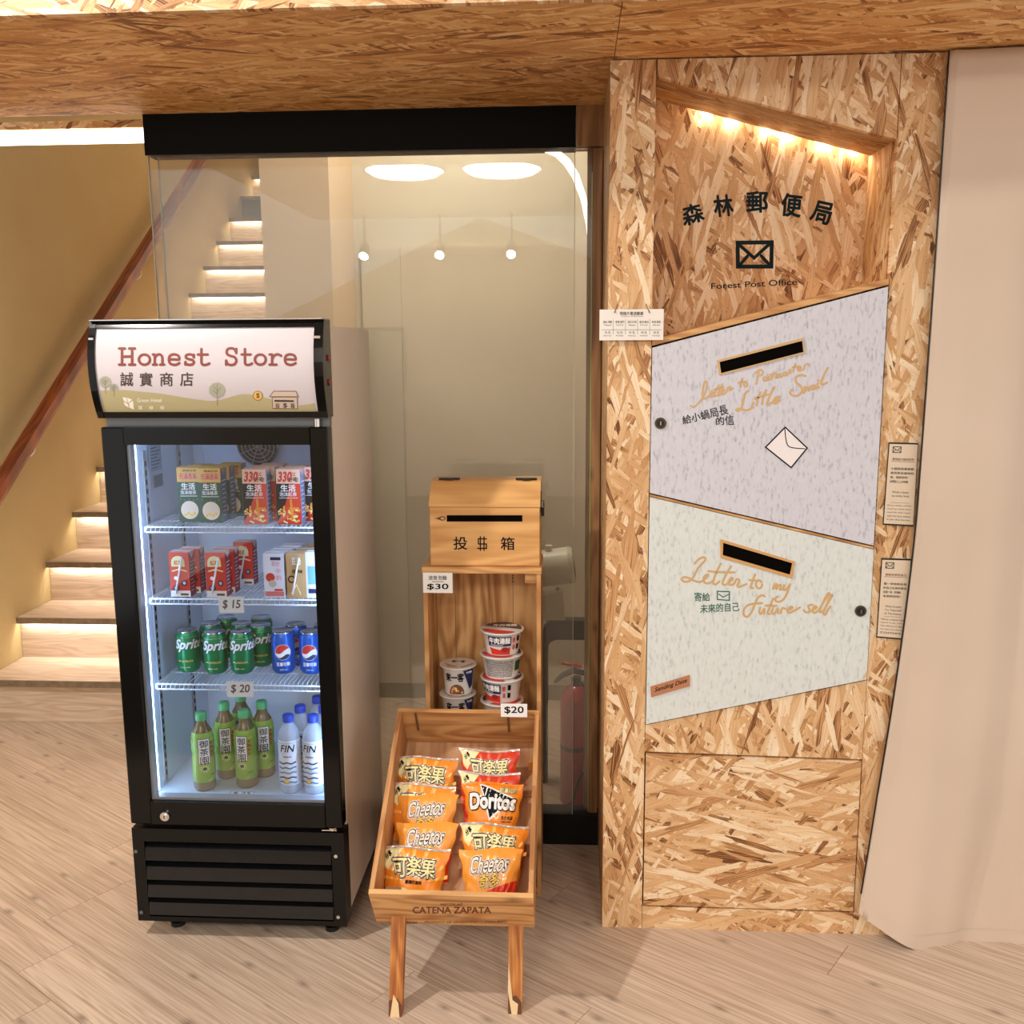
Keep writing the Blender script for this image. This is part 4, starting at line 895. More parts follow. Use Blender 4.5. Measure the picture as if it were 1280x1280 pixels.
protoL = carton('juice_carton', .056, .040, .120, mat('white_carton', (236, 236, 244), .4), mat('white_carton'), mat('white_carton'), '', art_lychee, False)
protoT = carton('juice_carton', .052, .040, .120, TAN, mat('tan_side', (190, 150, 100), .5), mat('tan_top', (226, 200, 160), .5), '', art_tan)
protoW = carton('juice_carton', .052, .040, .124, mat('white_carton'), mat('pale_blue_side', (170, 205, 225), .5), mat('white_carton'), '', lambda P, w_, h_: (P.rect(w_*.1, h_*.3, w_*.5, h_*.7, mat('sky_ink', (120, 180, 220), .5), 1), P.rect(w_*.1, h_*.1, w_*.9, h_*.2, NAVY, 1)), False)
def spread(proto, rows, group, sz=1.):
    for i, (x, y, z, rz, lab) in enumerate(rows):
        o = proto if i == 0 else copy_tree(proto)
        place(o, (x, y, z+.0006), rz, lab, group); o.scale.z = sz
G1 = 'tea cartons on the top shelf'
spread(protoG, [(-1.026, 2.572, shz[0], .02, 'green tea carton at the left end of the top cooler shelf'), (-.962, 2.560, shz[0], 0, 'green tea carton on the top shelf, second from the left in front'),
                (-.956, 2.610, shz[0], 0, 'green tea carton directly behind the second front carton'), (-.940, 2.662, shz[0], 0, 'rearmost green tea carton on the top shelf'), (-1.016, 2.624, shz[0], .02, 'green tea carton behind the leftmost one')], G1)
spread(protoR, [(-.835, 2.542, shz[0], 0, 'red and black tea carton in the middle of the top shelf'), (-.744, 2.542, shz[0], 0, 'red and black tea carton at the right of the top shelf'),
                (-.826, 2.592, shz[0], 0, 'red tea carton behind the middle front one'), (-.818, 2.642, shz[0], 0, 'rearmost red tea carton in the middle column'), (-.736, 2.592, shz[0], 0, 'red tea carton behind the right-hand front one'), (-.684, 2.592, shz[0], 0, 'red tea carton half hidden by the right door frame')], G1)
G2_ = 'small cartons on the second shelf'
spread(protoJ, [(-1.045, 2.522, shz[1], 0, 'red carton with white straw at the left of the second shelf'), (-.946, 2.522, shz[1], 0, 'red carton with white straw left of the shelf middle'),
                (-1.034, 2.566, shz[1], 0, 'red carton behind the leftmost one on the second shelf'), (-.938, 2.566, shz[1], 0, 'red carton just behind the second front red one'), (-.917, 2.66, shz[1], 0, 'rearmost red carton standing alone on the second shelf')], G2_)
spread(protoL, [(-.788, 2.522, shz[1], 0, 'white carton with red lychees on the second shelf'), (-.780, 2.566, shz[1], 0, 'white carton behind the lychee one'), (-.770, 2.63, shz[1], 0, 'rearmost white carton on the second shelf')], G2_)
spread(protoT, [(-.728, 2.522, shz[1], 0, 'tan carton with white straw beside the lychee carton'), (-.715, 2.57, shz[1], 0, 'tan carton behind the front tan one'), (-.70, 2.63, shz[1], 0, 'rearmost tan carton on the second shelf')], G2_)
spread(protoW, [(-.6755, 2.522, shz[1], 0, 'white and sky blue carton at the right door edge')], G2_)

# ---- cans
def can(name, label, body, top, art):
    t = empty(name, (0, 0, 0), label, 'can'); R = .0325
    MB().lathe([(.0, .003), (.024, .001), (.027, .003), (R, .012), (R, .105), (.0275, .116)], body, 28).build('can_body', t)
    MB().lathe([(.0275, .116), (.0285, .119), (.027, .1205), (.0255, .1175), (0, .1165)], CHROME, 24).build('lid', t)
    MB().cyl((0, -.006, .1168), (0, -.006, .1185), .007, CHROME, seg=10).build('pull_tab', t)
    P = Print(); art(P); P.build('can_print', cyl_map(R), t, .008); return t
def art_spr(P):
    P.text('Sprite', -.030, .062, .050, .098, mat('deep_green', (10, 80, 50), .4), 1, .05, .15); P.text('Sprite', -.031, .064, .049, .099, WHITE, 2, .035, .15)
    P.rect(-.018, .036, -.010, .0385, CREAM, 1); P.text('LEMON-LIME', -.008, .034, .024, .0395, YEL, 1, .02); P.text('330 mL', -.012, .017, .016, .021, CREAM, 1, .01); P.rect(-.10, .104, .10, .105, SILVER, 1)
def art_pep(P):
    P.circ(0, .066, .0225, WHITE, 1, n=28)
    top = [(.0215*math.cos(a), .066+.0215*math.sin(a)) for a in [PI*(.06+.98*k/14) for k in range(15)]]; bot = [(-.0215*math.cos(a), .066-.0215*math.sin(a)) for a in [PI*(.10+.75*k/14) for k in range(15)]]
    P.poly(top+smooth([(-.0215, .064), (-.008, .062), (.006, .072), (.0205, .078)], 4), RED, 2)
    P.poly(bot+smooth([(.0195, .057), (.010, .060), (0, .054), (-.010, .050), (-.0205, .058)], 4), NAVY, 2)
    P.text('百事可樂', -.019, .026, .019, .037, WHITE, 1, .03); P.text('330 mL', -.010, .014, .010, .018, WHITE, 1, .01)
pS = can('soda_can', '', GRN, CHROME, art_spr); pP = can('soda_can', '', BLU, CHROME, art_pep)
def base(px, py, z): p = atz(px, py, z); return (p.x, p.y)
cs = [(237, 843, 0, 'green lemon-lime can, left of the three front cans'), (271, 845, 0, 'green lemon-lime can, middle of the three front cans'), (304, 845, 0, 'green lemon-lime can, right of the three front cans')]
rows = []
for px, py, rz, lab in cs: x, y = base(px, py-5, shz[2]); rows.append((x, max(y, 2.535), shz[2], rz, lab))
y0_ = rows[0][1]
rows += [(rows[0][0]+.042, y0_+.068, shz[2], .2, 'green lemon-lime can behind the gap of the left and middle front cans'), (rows[1][0]+.050, y0_+.070, shz[2], 0, 'green lemon-lime can behind the middle and right front cans'),
         (rows[2][0]+.034, y0_+.058, shz[2], .1, 'green lemon-lime can at the right end of the second row'), (rows[0][0]+.065, y0_+.135, shz[2], 0, 'green lemon-lime can, left of the rear pair'), (rows[1][0]+.085, y0_+.137, shz[2], 0, 'green lemon-lime can, right of the rear pair')]
spread(pS, rows, 'green lemon-lime cans on the third shelf')
x1_, _ = base(355, 840, shz[2]); x2_, _ = base(390, 840, shz[2])
spread(pP, [(x1_, y0_, shz[2], .25, 'blue cola can, left one in the front row'), (x2_, y0_, shz[2], .1, 'blue cola can at the door edge in the front row'), (x1_+.018, y0_+.068, shz[2], 0, 'blue cola can behind the left front one'), (x2_+.022, y0_+.068, shz[2], 0, 'blue cola can behind the one at the door edge')], 'blue cola cans on the third shelf')

# ---- bottles
def tea_bottle():
    t = empty('tea_bottle', (0, 0, 0), '', 'bottle'); R = .031
    MB().lathe([(0, .002), (.026, 0), (.030, .008), (.030, .030)], mat('bottle_amber', (150, 132, 96), .15), 24).build('bottle_base', t)
    MB().lathe([(.030, .030), (R, .04), (R, .105), (.029, .115), (R, .125), (R, .165), (.029, .178), (.026, .187)], GRNM, 24).build('label_sleeve', t)
    MB().lathe([(.026, .187), (.018, .203), (.0145, .213), (.0135, .222)], TEAB, 24).build('shoulder', t)
    MB().lathe([(.0155, .222), (.0155, .243), (.014, .246), (0, .246)], TEAL, 20).build('cap', t)
    P = Print(); rf = lambda v: R
    P.poly([(-.016, .09), (.016, .09), (.016, .172), (-.016, .172)], INK, 1); P.poly([(-.0148, .0915), (.0148, .0915), (.0148, .1705), (-.0148, .1705)], WHITE, 2)
    for k, ch in enumerate('御茶園'): P.text(ch, -.011, .144-.0265*k, .011, .167-.0265*k, INK, 3, .012)
    for k in range(4): P.text('濃韻綠茶'[k], .017, .150-.014*k, .025, .160-.014*k, RED, 2, .02)
    for k in range(10): a = 2*PI*k/10; P.stroke([(.006*math.cos(a), .075+.006*math.sin(a)), (.013*math.cos(a), .075+.012*math.sin(a))], .0018, CREAM, 2)
    P.circ(0, .075, .006, GRND, 2, .005)
    rr = random.Random(5)
    for k in range(14):
        x, z, a = rr.uniform(-.09, .09), rr.uniform(.035, .18), rr.uniform(0, PI)
        P.poly([(x-.011*math.cos(a), z-.011*math.sin(a)), (x-.004*math.sin(a), z+.004*math.cos(a)), (x+.011*math.cos(a), z+.011*math.sin(a)), (x+.004*math.sin(a), z-.004*math.cos(a))], (mat('leaf_mid', (104, 160, 66), .5), mat('leaf_lt', (184, 208, 96), .5))[k % 2], 1)
    P.build('label_print', cyl_map(R), t, .01); return t
def water_bottle():
    t = empty('water_bottle', (0, 0, 0), '', 'bottle'); R = .031
    CL = mat('clear_bottle', (226, 236, 246), .08); CL.node_tree.nodes['Principled BSDF'].inputs['Alpha'].default_value = .42
    MB().lathe([(0, .002), (.025, 0), (.030, .006), (.030, .022), (.028, .028)], CL, 24).build('bottle_base', t)
    MB().lathe([(.028, .028), (R, .032), (R, .168), (.030, .172)], mat('white_sleeve', (232, 236, 242), .35), 24).build('label_sleeve', t)
    MB().lathe([(.030, .172), (.030, .180), (.026, .198), (.018, .212), (.0135, .218), (.0135, .224)], CL, 24).build('shoulder', t)
    MB().lathe([(.0155, .224), (.0155, .243), (.014, .246), (0, .246)], CAPBL, 20).build('cap', t)
    P = Print(); P.text('FIN', -.017, .138, .019, .160, INK, 1, .012, .12); P.text('健康補給飲料', -.010, .120, .014, .125, NAVY, 1, .02); P.rect(-.09, .165, .09, .1655, NAVY, 1)
    for k in range(5):
        z = .102-.0155*k; P.stroke([(x, z+.0018*math.sin((x+.03)*260+k)) for x in [-.024+.004*i for i in range(13)]], .0045, (NAVY, mat('sea_blue', (40, 110, 150), .5), mat('grey_blue', (110, 130, 160), .5))[k % 3], 1)
    P.circ(-.002, .045, .0075, YEL, 2); P.build('label_print', cyl_map(R), t, .01); return t
zf = iz0+.002
spread(tea_bottle(), [(-1.018, 2.52, zf, .45, 'green tea bottle nearest the glass, leftmost on the cooler floor'), (-.906, 2.545, zf, -.05, 'green tea bottle in front under the $ 20 tag'),
                      (-.982, 2.60, zf, .3, 'green tea bottle half hidden behind the leftmost bottle'), (-.878, 2.615, zf, .35, 'green tea bottle behind the one under the $ 20 tag'), (-.958, 2.672, zf, 0, 'rearmost green tea bottle on the cooler floor')], 'green tea bottles on the cooler floor', .90)
spread(water_bottle(), [(-.772, 2.515, zf, 0, 'clear bottle with blue cap, left one in the front row'), (-.704, 2.515, zf, -.25, 'clear bottle with blue cap at the door edge in front'),
                        (-.758, 2.585, zf, 0, 'clear bottle with blue cap behind the left front one'), (-.690, 2.585, zf, .2, 'clear bottle with blue cap behind the one at the door edge'), (-.728, 2.66, zf, 0, 'rearmost clear bottle with blue cap')], 'clear water bottles on the cooler floor', .90)

# ================================================================== TALL CRATE SHELF WITH COIN BOX
KY0 = 2.668; KY1 = 2.848; KX0, KX1, KZ = at(528.5, 712, KY0).x, at(676, 712, KY0).x, at(600, 709, KY0).z
ks = empty('crate_shelf', ((KX0+KX1)/2, 2.75, 0), 'tall open shelf made of upright pine wine crates behind the tilted crate', 'shelf')
for s, x in ((-1, KX0), (1, KX1-.012)):
    for z0, z1 in ((0, .497), (.500, KZ-.018)):
        MB().box((x, KY0, z0), (x+.012, KY1, z1), PINE_SV).build('side_board', ks)
bx('top_board', (KX0-.002, KY0-.004, KZ-.017), (KX1+.002, KY1, KZ), PINE_H, ks)
bx('shelf_board', (KX0+.012, KY0+.002, .490), (KX1-.012, KY1, .506), PINE_H, ks)
bx('shelf_board', (KX0+.012, KY0+.002, .004), (KX1-.012, KY1, .016), PINE_H, ks)
xs = [KX0+.012, at(569, 760, KY1-.01).x, at(611, 760, KY1-.01).x, at(641, 760, KY1-.01).x, KX1-.012]
for a, b in zip(xs[:-1], xs[1:]):
    MB().box((a+.0016, KY1-.010, .02), (b-.0002, KY1, KZ-.018), PINE_V).build('back_board', ks)
bx('corner_block', (KX1-.045, KY0+.02, KZ-.05), (KX1-.0125, KY0+.09, KZ-.0175), PINE_H, ks)
mb = MB()
for k in range(7): mb.box((xs[3]-.002, KY1-.0112, KZ-.03-.009*k), (xs[3]+.003, KY1-.0102, KZ-.0255-.009*k), KRAFT)
mb.build('burnt_mark', ks)
# dovetail marks on the front edge of the right side
mb = MB()
for z0, z1 in ((.54, .60), (.47, .53)): mb.box((KX1-.0115, KY0-.0006, z0), (KX1-.001, KY0+.0002, z1), mat('joint_wood', (196, 146, 96), .5)).box((KX1-.0115, KY0-.001, z0), (KX1-.001, KY0-.0004, z0+.0015), KRAFT)
mb.build('joint', ks)
cb_ = empty('coin_box', ((KX0+KX1)/2, 2.75, KZ), 'varnished pine coin box with black slot and hinges standing on the crate shelf', 'box')
BY0 = KY0+.012; BY1 = KY0+.155; BX0, BX1, BZ0, BZ1 = at(538, 700, BY0).x, at(675, 700, BY0).x, KZ+.0008, at(600, 634, BY0).z
MB().box((BX0, BY0, BZ0), (BX1, BY1, BZ1), PINE_BOX, .002).build('box_body', cb_)
ld = MB().prism([(BX0-.001, BY0-.003, BZ1+.0012), (BX0-.001, BY0-.003, BZ1+.010), (BX0-.001, BY0+.052, BZ1+.064), (BX0-.001, BY0+.062, BZ1+.068), (BX0-.001, BY1, BZ1+.068), (BX0-.001, BY1, BZ1+.0012)], (BX1-BX0+.002, 0, 0), PINE_BOX).build('lid', cb_)
for px in (562, 658):
    c = at(px, 603, BY0+.07); zt = BZ1+.068
    MB().box((c.x-.028, BY0+.058, zt+.0002), (c.x+.028, BY0+.075, zt+.002), BLACKM).box((c.x-.011, BY0+.052, zt+.0002), (c.x+.011, BY0+.080, zt+.0035), BLACKM).cyl((c.x-.03, BY0+.066, zt+.003), (c.x+.03, BY0+.066, zt+.003), .003, BLACKM, seg=8).build('hinge', ld)
hs = MB().box((BX1, BY0+.03, BZ1-.02), (BX1+.003, BY0+.045, BZ1+.04), BLACKM).tube([(BX1+.003, BY0+.037, BZ1+.012), (BX1+.010, BY0+.037, BZ1+.014), (BX1+.010, BY0+.037, BZ1-.004)], .002, STEEL, 6).box((BX1+.002, BY0+.028, BZ1-.030), (BX1+.011, BY0+.046, BZ1-.006), BLACKM, .002).build('hasp', cb_)
P = Print()
P.poly([(558.5, 644), (653, 644), (653, 652), (558.5, 652)], DARK, 1); P.circ(553, 648, 4.2, KRAFT, 1, 2.8); P.circ(553, 648, 2.6, PINE_BOX, 2, 1.5); P.poly([(543, 648), (553, 645.4), (553, 650.6)], KRAFT, 1)
P.text('投', 567, 687, 584, 671, INK, 1, .014); P.text('箱', 626, 687.5, 643, 671.5, INK, 1, .014)
for s_ in ([(608, 673.5), (598, 673.5), (598, 680), (608, 680), (608, 685.5), (597, 685.5)], [(600.5, 671), (600.5, 688)], [(605, 671), (605, 688)]): P.stroke(s_, 1.5, INK, 1)
P.build('box_lettering', px_map(BY0), cb_)
price_tag(529, 716, 565.5, 741, KY0-.006, '$30', 'white price tag at the top left of the crate shelf, $30', INK, '速食泡麵', .018, 0)

# ---- instant noodle bowls
def bowl(label, r0, r1, h_, art, lidart, lidm, bodym):
    t = empty('noodle_bowl', (0, 0, 0), label, 'bowl')
    MB().lathe([(0, 0), (r0, 0), (r0, .004), (r1-.003, h_-.006), (r1, h_-.003)], bodym, 32).build('cup', t)
    MB().lathe([(r1, h_-.004), (r1+.005, h_-.003), (r1+.005, h_), (r1+.001, h_+.0005)], mat('bowl_rim', (236, 232, 226), .4), 32).build('rim', t)
    l = MB().lathe([(r1+.0045, h_+.0004), (r1*.6, h_+.0018), (0, h_+.002)], lidm, 32).build('lid', t)
    P = Print(); lidart(P, r1); P.build('lid_print', lambda u, v, e: Vector((u, v, h_+.0022+e)), l)
    rf = lambda v: r0+(r1-r0)*max(0, min(1, v/h_))
    P = Print(); art(P, h_); P.build('cup_print', lambda u, v, e: Vector(((rf(v)+.0006+e)*math.sin(u/r1), -(rf(v)+.0006+e)*math.cos(u/r1), v)), t, .01); return t
def art_white(P, h_):
    P.text('來一客', -.036, h_*.52, .022, h_*.82, INK, 2, .03); P.poly([(.020, h_*.90), (.060, h_*.93), (.060, h_*.30), (.046, h_*.2)], NAVY, 1); P.text('牛肉麵', .030, h_*.78, .050, h_*.86, WHITE, 2, .02)
    P.poly([(-.026+.052*(1-math.cos(PI*k/12))/2, h_*(.06+.36*math.sin(PI*k/12))) for k in range(13)], KRAFT, 1)
    rr = random.Random(8)
    for k in range(16): P.circ(rr.uniform(-.018, .018), h_*rr.uniform(.08, .30), .0035, (ORA, CREAM, RED, mat('noodle', (240, 200, 150), .5))[k % 4], 2, n=8)
def art_beef(P, h_):
    P.poly([(-.048, h_*.86), (.026, h_*.86), (.026, h_*.44), (-.048, h_*.44)], NAVY, 1); P.text('牛肉湯麵', -.044, h_*.55, .022, h_*.82, WHITE, 2, .035); P.rect(-.04, h_*.48, .0, h_*.50, WHITE, 2)
    P.poly([(-.046, h_*.36), (-.01, h_*.28), (.024, h_*.38), (.024, h_*.06), (-.040, h_*.06)], RED, 1); P.circ(.006, h_*.28, .012, mat('meat_red', (160, 40, 40), .5), 2, .008)
    for k, ch in enumerate('原湯'): P.text(ch, .031, h_*(.55-.3*k), .041, h_*(.78-.3*k), RED, 1, .02)
    for k in range(2): P.rect(.048, h_*(.6-.36*k), .058, h_*(.84-.36*k), INK, 1)
def art_info(P, h_):
    rr = random.Random(11)
    for r in range(11):
        x = -.05
        while x < .042:
            q_ = rr.uniform(.0015, .005); P.rect(x, h_*(.12+.07*r), x+q_, h_*(.12+.07*r)+.0022, INK if rr.random() < .6 else GREYINK, 1); x += q_+.0012
    P.poly([(.05, h_*.8), (.075, h_*.8), (.075, h_*.35), (.05, h_*.35)], GRND, 1)
def lidA(P, r): P.poly([(-r*.8, -.1*r), (r*.1, -.75*r), (-r*.5, -.8*r)], mat('lid_tan', (200, 150, 110), .5), 1); P.stroke([(r*.3, -.8*r), (r*.9, -.2*r)], .003, NAVY, 1); P.text('來一客', -.02, .0, .02, .02, INK, 1, .02)
def lidB(P, r):
    P.poly([(r*.97*math.cos(a), r*.97*math.sin(a)) for a in [PI*(1.02+.70*k/12) for k in range(13)]], RED, 1)
    P.poly([(r*.97*math.cos(a), r*.97*math.sin(a)) for a in [PI*(-.1+.95*k/16) for k in range(17)]], mat('lid_brown', (92, 64, 56), .5), 1); P.text('牛肉湯麵', -r*.4, r*.2, r*.75, r*.6, WHITE, 2, .04)
BWH = mat('bowl_white', (230, 226, 222), .45)
zt = .5065
bA = bowl('', .040, .049, .086, art_white, lidA, mat('lid_pale', (222, 214, 206), .35, .2), BWH)
bB = bowl('', .048, .059, .068, art_beef, lidB, mat('lid_white', (232, 226, 220), .3, .2), BWH)
bC = bowl('', .048, .059, .068, art_info, lidB, mat('lid_white'), BWH)
GB = 'instant noodle bowls on the crate shelf'
YB_ = KY0+.084; xa_ = at(573, 850, YB_).x; xb_ = at(627, 830, YB_).x
hA = .086+.0032; hB = .068+.0036
z0A = zt; z0B = zt
place(bA, (xa_, YB_, z0A+hA), 0, 'tall white noodle cup on top of the left stack on the crate shelf', GB)
place(copy_tree(bA), (xa_-.003, YB_, z0A), .1, 'white noodle cup below the other in the left stack', GB)
nB = 3
place(bB, (xb_+.002, YB_, z0B+3*hB-.0), .12, 'red and navy noodle bowl topmost of the right stack on the crate shelf', GB)
place(bC, (xb_, YB_, z0B+2*hB), .0, 'noodle bowl showing its small print, second from top in the right stack', GB)
place(copy_tree(bB), (xb_+.001, YB_, z0B+1*hB), -.45, 'noodle bowl with red lid edge, third from top in the right stack', GB)
place(copy_tree(bC), (xb_, YB_, z0B), .9, 'noodle bowl at the very bottom of the right stack', GB)

# ================================================================== TILTED WINE CRATE ON LEGS
TA = math.radians(33); FR, LC, DP = Vector((0, 2.13, .3135)), .537, .153      # front rim, length, depth
S = Vector((0, math.cos(TA), math.sin(TA))); NN = Vector((0, -math.sin(TA), math.cos(TA)))
tc_ = empty('tilted_crate', (-.283, 2.3, 0), 'pine wine crate tilted forward on two legs and filled with crisp bags', 'crate')
TX0, TX1 = -.479, -.085
def cr(x, s, n): return Vector((x, 0, 0))+FR+S*s+NN*(n)
def crbox(x0, x1, s0, s1, n0, n1, m, name, par=tc_, **k):
    V = [cr(x, s, n) for n in (n0, n1) for x, s in ((x0, s0), (x1, s0), (x1, s1), (x0, s1))]
    return MB().add(V, [(0, 3, 2, 1), (4, 5, 6, 7), (0, 1, 5, 4), (1, 2, 6, 5), (2, 3, 7, 6), (3, 0, 4, 7)], m).build(name, par, **k)
crbox(TX0, TX0+.012, .0125, LC-.0125, -DP, 0, CRATE_SD, 'side_board'); crbox(TX1-.012, TX1, .0125, LC-.0125, -DP, 0, CRATE_SD, 'side_board')
fb = crbox(TX0, TX1, 0, .012, -DP+.0, 0, PINE_H, 'front_board'); crbox(TX0, TX1, LC-.012, LC, -DP, 0, PINE_H, 'back_board')
for k in range(3): crbox(TX0+.0125, TX1-.0125, .0125+k*.171, .0125+k*.171+.1695, -DP+.001, -DP+.010, CRATE_F, 'floor_board')
for px in (519, 634):
    a = at(px, 905, FR.y+S.y*LC).x; crbox(a, a+.006, LC-.0145, LC-.0122, -.085, -.002, KRAFT, 'dark_groove')
for s0 in (.04, .30):
    crbox(TX1-.0115, TX1-.001, s0, s0+.03, 0, .0006, mat('joint_wood'), 'joint')
crbox(TX0+.04, TX0+.075, .0128, .02, -.03, -.004, KRAFT, 'floor_block')
P = Print()
P.text('NICOLAS', 551, 1132, 578, 1129, KRAFT, 1, .02); P.text('CATENA ZAPATA', 516, 1141.5, 613.5, 1133.5, mat('burnt_red', (116, 58, 44), .6), 1, .02)
P.text('MENDOZA', 497, 1154.5, 522, 1152, KRAFT, 1, .03); P.text('PRODUCT OF ARGENTINA', 531, 1153.5, 597, 1151, KRAFT, 1, .01); P.text('MALBEC', 607, 1153, 634, 1150.5, KRAFT, 1, .03)
fn_n = -S
def frm(u, v, e):
    d = ray(u, v); o = cr(0, 0, 0); t = (o-CAM).dot(fn_n)/d.dot(fn_n); return CAM+d*t+fn_n*e
P.build('crate_lettering', frm, fb)
# legs stand upright under the crate; worn bare at the feet
for xa, xb, yl, lean in ((at(484, 1200, 2.13).x, at(502, 1200, 2.13).x, 2.115, -.010), (at(633, 1200, 2.13).x, at(652, 1200, 2.13).x, 2.14, .0)):
    zt_ = .252
    lg = MB().add([(xa+.002, yl, 0), (xb-.001, yl, 0), (xb-.001, yl+.028, 0), (xa+.002, yl+.028, 0), (xa, yl+.085, zt_-.02), (xb, yl+.085, zt_-.02), (xb, yl+.115, zt_-.01), (xa, yl+.115, zt_-.01)],
             [(0, 3, 2, 1), (4, 5, 6, 7), (0, 1, 5, 4), (1, 2, 6, 5), (2, 3, 7, 6), (3, 0, 4, 7)], LEGW).build('leg', tc_)
    f_ = lambda z: yl+.085*z/(zt_-.02)
    w_ = xb-xa; P = Print(); P.poly([(xa+.003, 0), (xb-.0015, 0), (xb-.002, .026), (xa+.6*w_, .040), (xa+.002, .034)], mat('dark_worn_wood', (96, 58, 30), .7), 1)
    P.poly([(xa+.006, 0), (xb-.006, 0), (xb-.010, .030), (xa+.3*w_+.002, .048)] if xa < -.3 else [(xa+.3*w_, .0), (xb-.012, 0), (xb-.010, .022), (xa+.35*w_, .03), (xa+.002, .11), (xa+.001, .05)], PALEW, 2)
    P.build('worn_patch', lambda u, v, e: Vector((u, f_(v)-e*2, v)), lg)
# rear legs under the high end
for xx in (TX0+.01, TX1-.03):
    MB().box((xx, 2.575, 0), (xx+.02, 2.595, .452), LEGW).build('rear_leg', tc_)
price_tag(626, 880, 659, 896, FR.y+S.y*LC-.020, '$20', 'white price tag at the rear right corner of the tilted crate, $20', INK, None, .018, 0)

# ---- crisp bags
def bag(label, W_, H_, T_, base_m, back_m, art, seed, rim=SILVER, low=None):
    t = empty('crisp_bag', (0, 0, 0), label, 'snack bag'); rr = random.Random(seed); ph = [rr.uniform(0, 6) for _ in range(8)]
    def surf(u, v, side, e=0.):
        a = u*2-1
        wv = W_/2*(.74+.26*v**1.7)
        dome = max(0., 1-abs(a)**2.6)**.75*max(0., math.sin(PI*min(1, (v+.015)/1.0)*.985+.02))**.55
        if v > .93: dome *= max(0, (1-v)/.07)**.8
        if v < .05: dome *= max(.0, v/.05)**.6
        wr = .0016*math.sin(a*9+ph[0]+v*5)*math.sin(v*13+ph[1])+.0022*math.sin(a*23+ph[2])*max(0, v-.62)*2.2*(1-abs(a))+.0018*math.sin(v*26+a*7+ph[3])*abs(a)**2+.0012*math.sin(a*31-v*17+ph[4])
        z = H_*v+.004*math.sin(a*3+ph[5])*v
        return Vector((a*wv+.002*math.sin(v*19+ph[6])*abs(a), -side*(T_/2*dome+(wr if dome > .05 else wr*.4)+.0008)-side*e, z))
    mb = MB().grid(lambda u, v: surf(u, v, 1), 26, 22, base_m); mb.build('front_foil', t)
    MB().grid(lambda u, v: surf(u, v, -1), 14, 12, back_m).build('back_foil', t)
    P = Print(); art(P)
    if rim: P.poly([(.0, .955), (1, .955), (1, .995), (.0, .995)], rim, 2)
    P.build('bag_print', lambda u, v, e: surf(u, v, 1, e*1.6), t, .045, step=.00025)
    return t
def art_kele(red):
    def f(P):
        ray_m = mat('ray_yellow', (252, 186, 84), .35) if not red else mat('ray_red', (236, 90, 40), .35)
        for k in range(9):
            a = PI*(.06+.11*k); P.poly([(.5+.16*math.cos(a), .42+.14*math.sin(a)), (.5+.56*math.cos(a-.05), .42+.56*math.sin(a-.05)), (.5+.56*math.cos(a+.07), .42+.56*math.sin(a+.07))], ray_m, 1)
        P.poly([(0, .955), (.32, .955), (.06, .56), (0, .62)] if False else [(.0, .955), (.33, .955), (.085, .60), (.03, .72)], CREAM, 2)
        P.textq('分享', (.07, .78), (.16, .86), (.04, .86), (.13, .935), INK, 3, .05)
        for ch, x, y in (('可', .17, .50), ('楽', .40, .53), ('果', .63, .51)):
            P.text(ch, x, y, x+.22, y+.29, SILVER, 3, .10); P.text(ch, x, y, x+.22, y+.29, INK, 4, .075); P.text(ch, x, y, x+.22, y+.29, CREAM, 5, .022)
        P.text('酷辣的滋味', .38, .40, .66, .46, INK, 3, .03)
        P.circ(.34, .24, .12, CREAM, 3, .10); P.stroke([(.28, .20), (.40, .28)], .03, INK, 4); P.circ(.70, .22, .12, RED, 3, .10)
    return f
def art_chee(P):
    P.poly([(0.02, 0.02), (1, 0.02), (1, .50), (.75, .42), (.40, .30), (.05, .28)], REDF, 1)
    for tx, x0, y0, x1, y1, shr in (('Cheetos', .14, .62, .78, .88, .10), ('奇多', .30, .38, .68, .60, .05)):
        P.text(tx, x0, y0, x1, y1, mat('soft_white', (250, 236, 220), .45), 3, .11, shr); P.text(tx, x0, y0, x1, y1, INK, 4, .065, shr); P.text(tx, x0, y0, x1, y1, mat('soft_white') if tx[0] == 'C' else YEL, 5, .020, shr)
    P.text('玉米', .72, .22, .90, .30, INK, 3, .05)
def art_dor(P):
    P.poly([(.28, .97), (.92, .74), (.44, .32)], WHITE, 1); P.poly([(.31, .93), (.87, .735), (.455, .38)], INK, 2)
    P.text('Doritos', .10, .54, .92, .80, INK, 4, .10); P.text('Doritos', .10, .54, .92, .80, WHITE, 5, .045)
    P.text('超濃起司', .62, .83, .90, .92, INK, 3, .07); P.text('超濃起司', .62, .83, .90, .92, CREAM, 4, .02); P.text('多力多滋', .68, .36, .90, .43, INK, 3, .02); P.stroke([(.68, .33), (.90, .33)], .012, INK, 3)
    P.poly([(.02, .02), (.98, .02), (.98, .20), (.02, .20)], REDF, 1)
LNB = math.radians(30); HB = .148
def solve_s(py, hb=HB):      # floor position whose bag top lands on this picture row
    a = math.atan((py-640)/CF)+CP; k = math.tan(a)
    zf0, yf0 = FR.z-DP*math.cos(TA)+.010, FR.y+DP*math.sin(TA)
    # 1.6-z = k*y
    return (1.6-zf0-hb*math.cos(LNB)-k*(yf0+hb*math.sin(LNB)))/(math.sin(TA)+k*math.cos(TA))
kO = bag('', .182, HB, .050, ORA, ORA, art_kele(False), 1); kR = bag('', .170, HB, .050, REDF, REDF, art_kele(True), 2)
chB = bag('', .164, HB, .050, ORL, ORL, art_chee, 3, None); dB_ = bag('', .168, HB, .046, ORA, REDF, art_dor, 4, ORA)
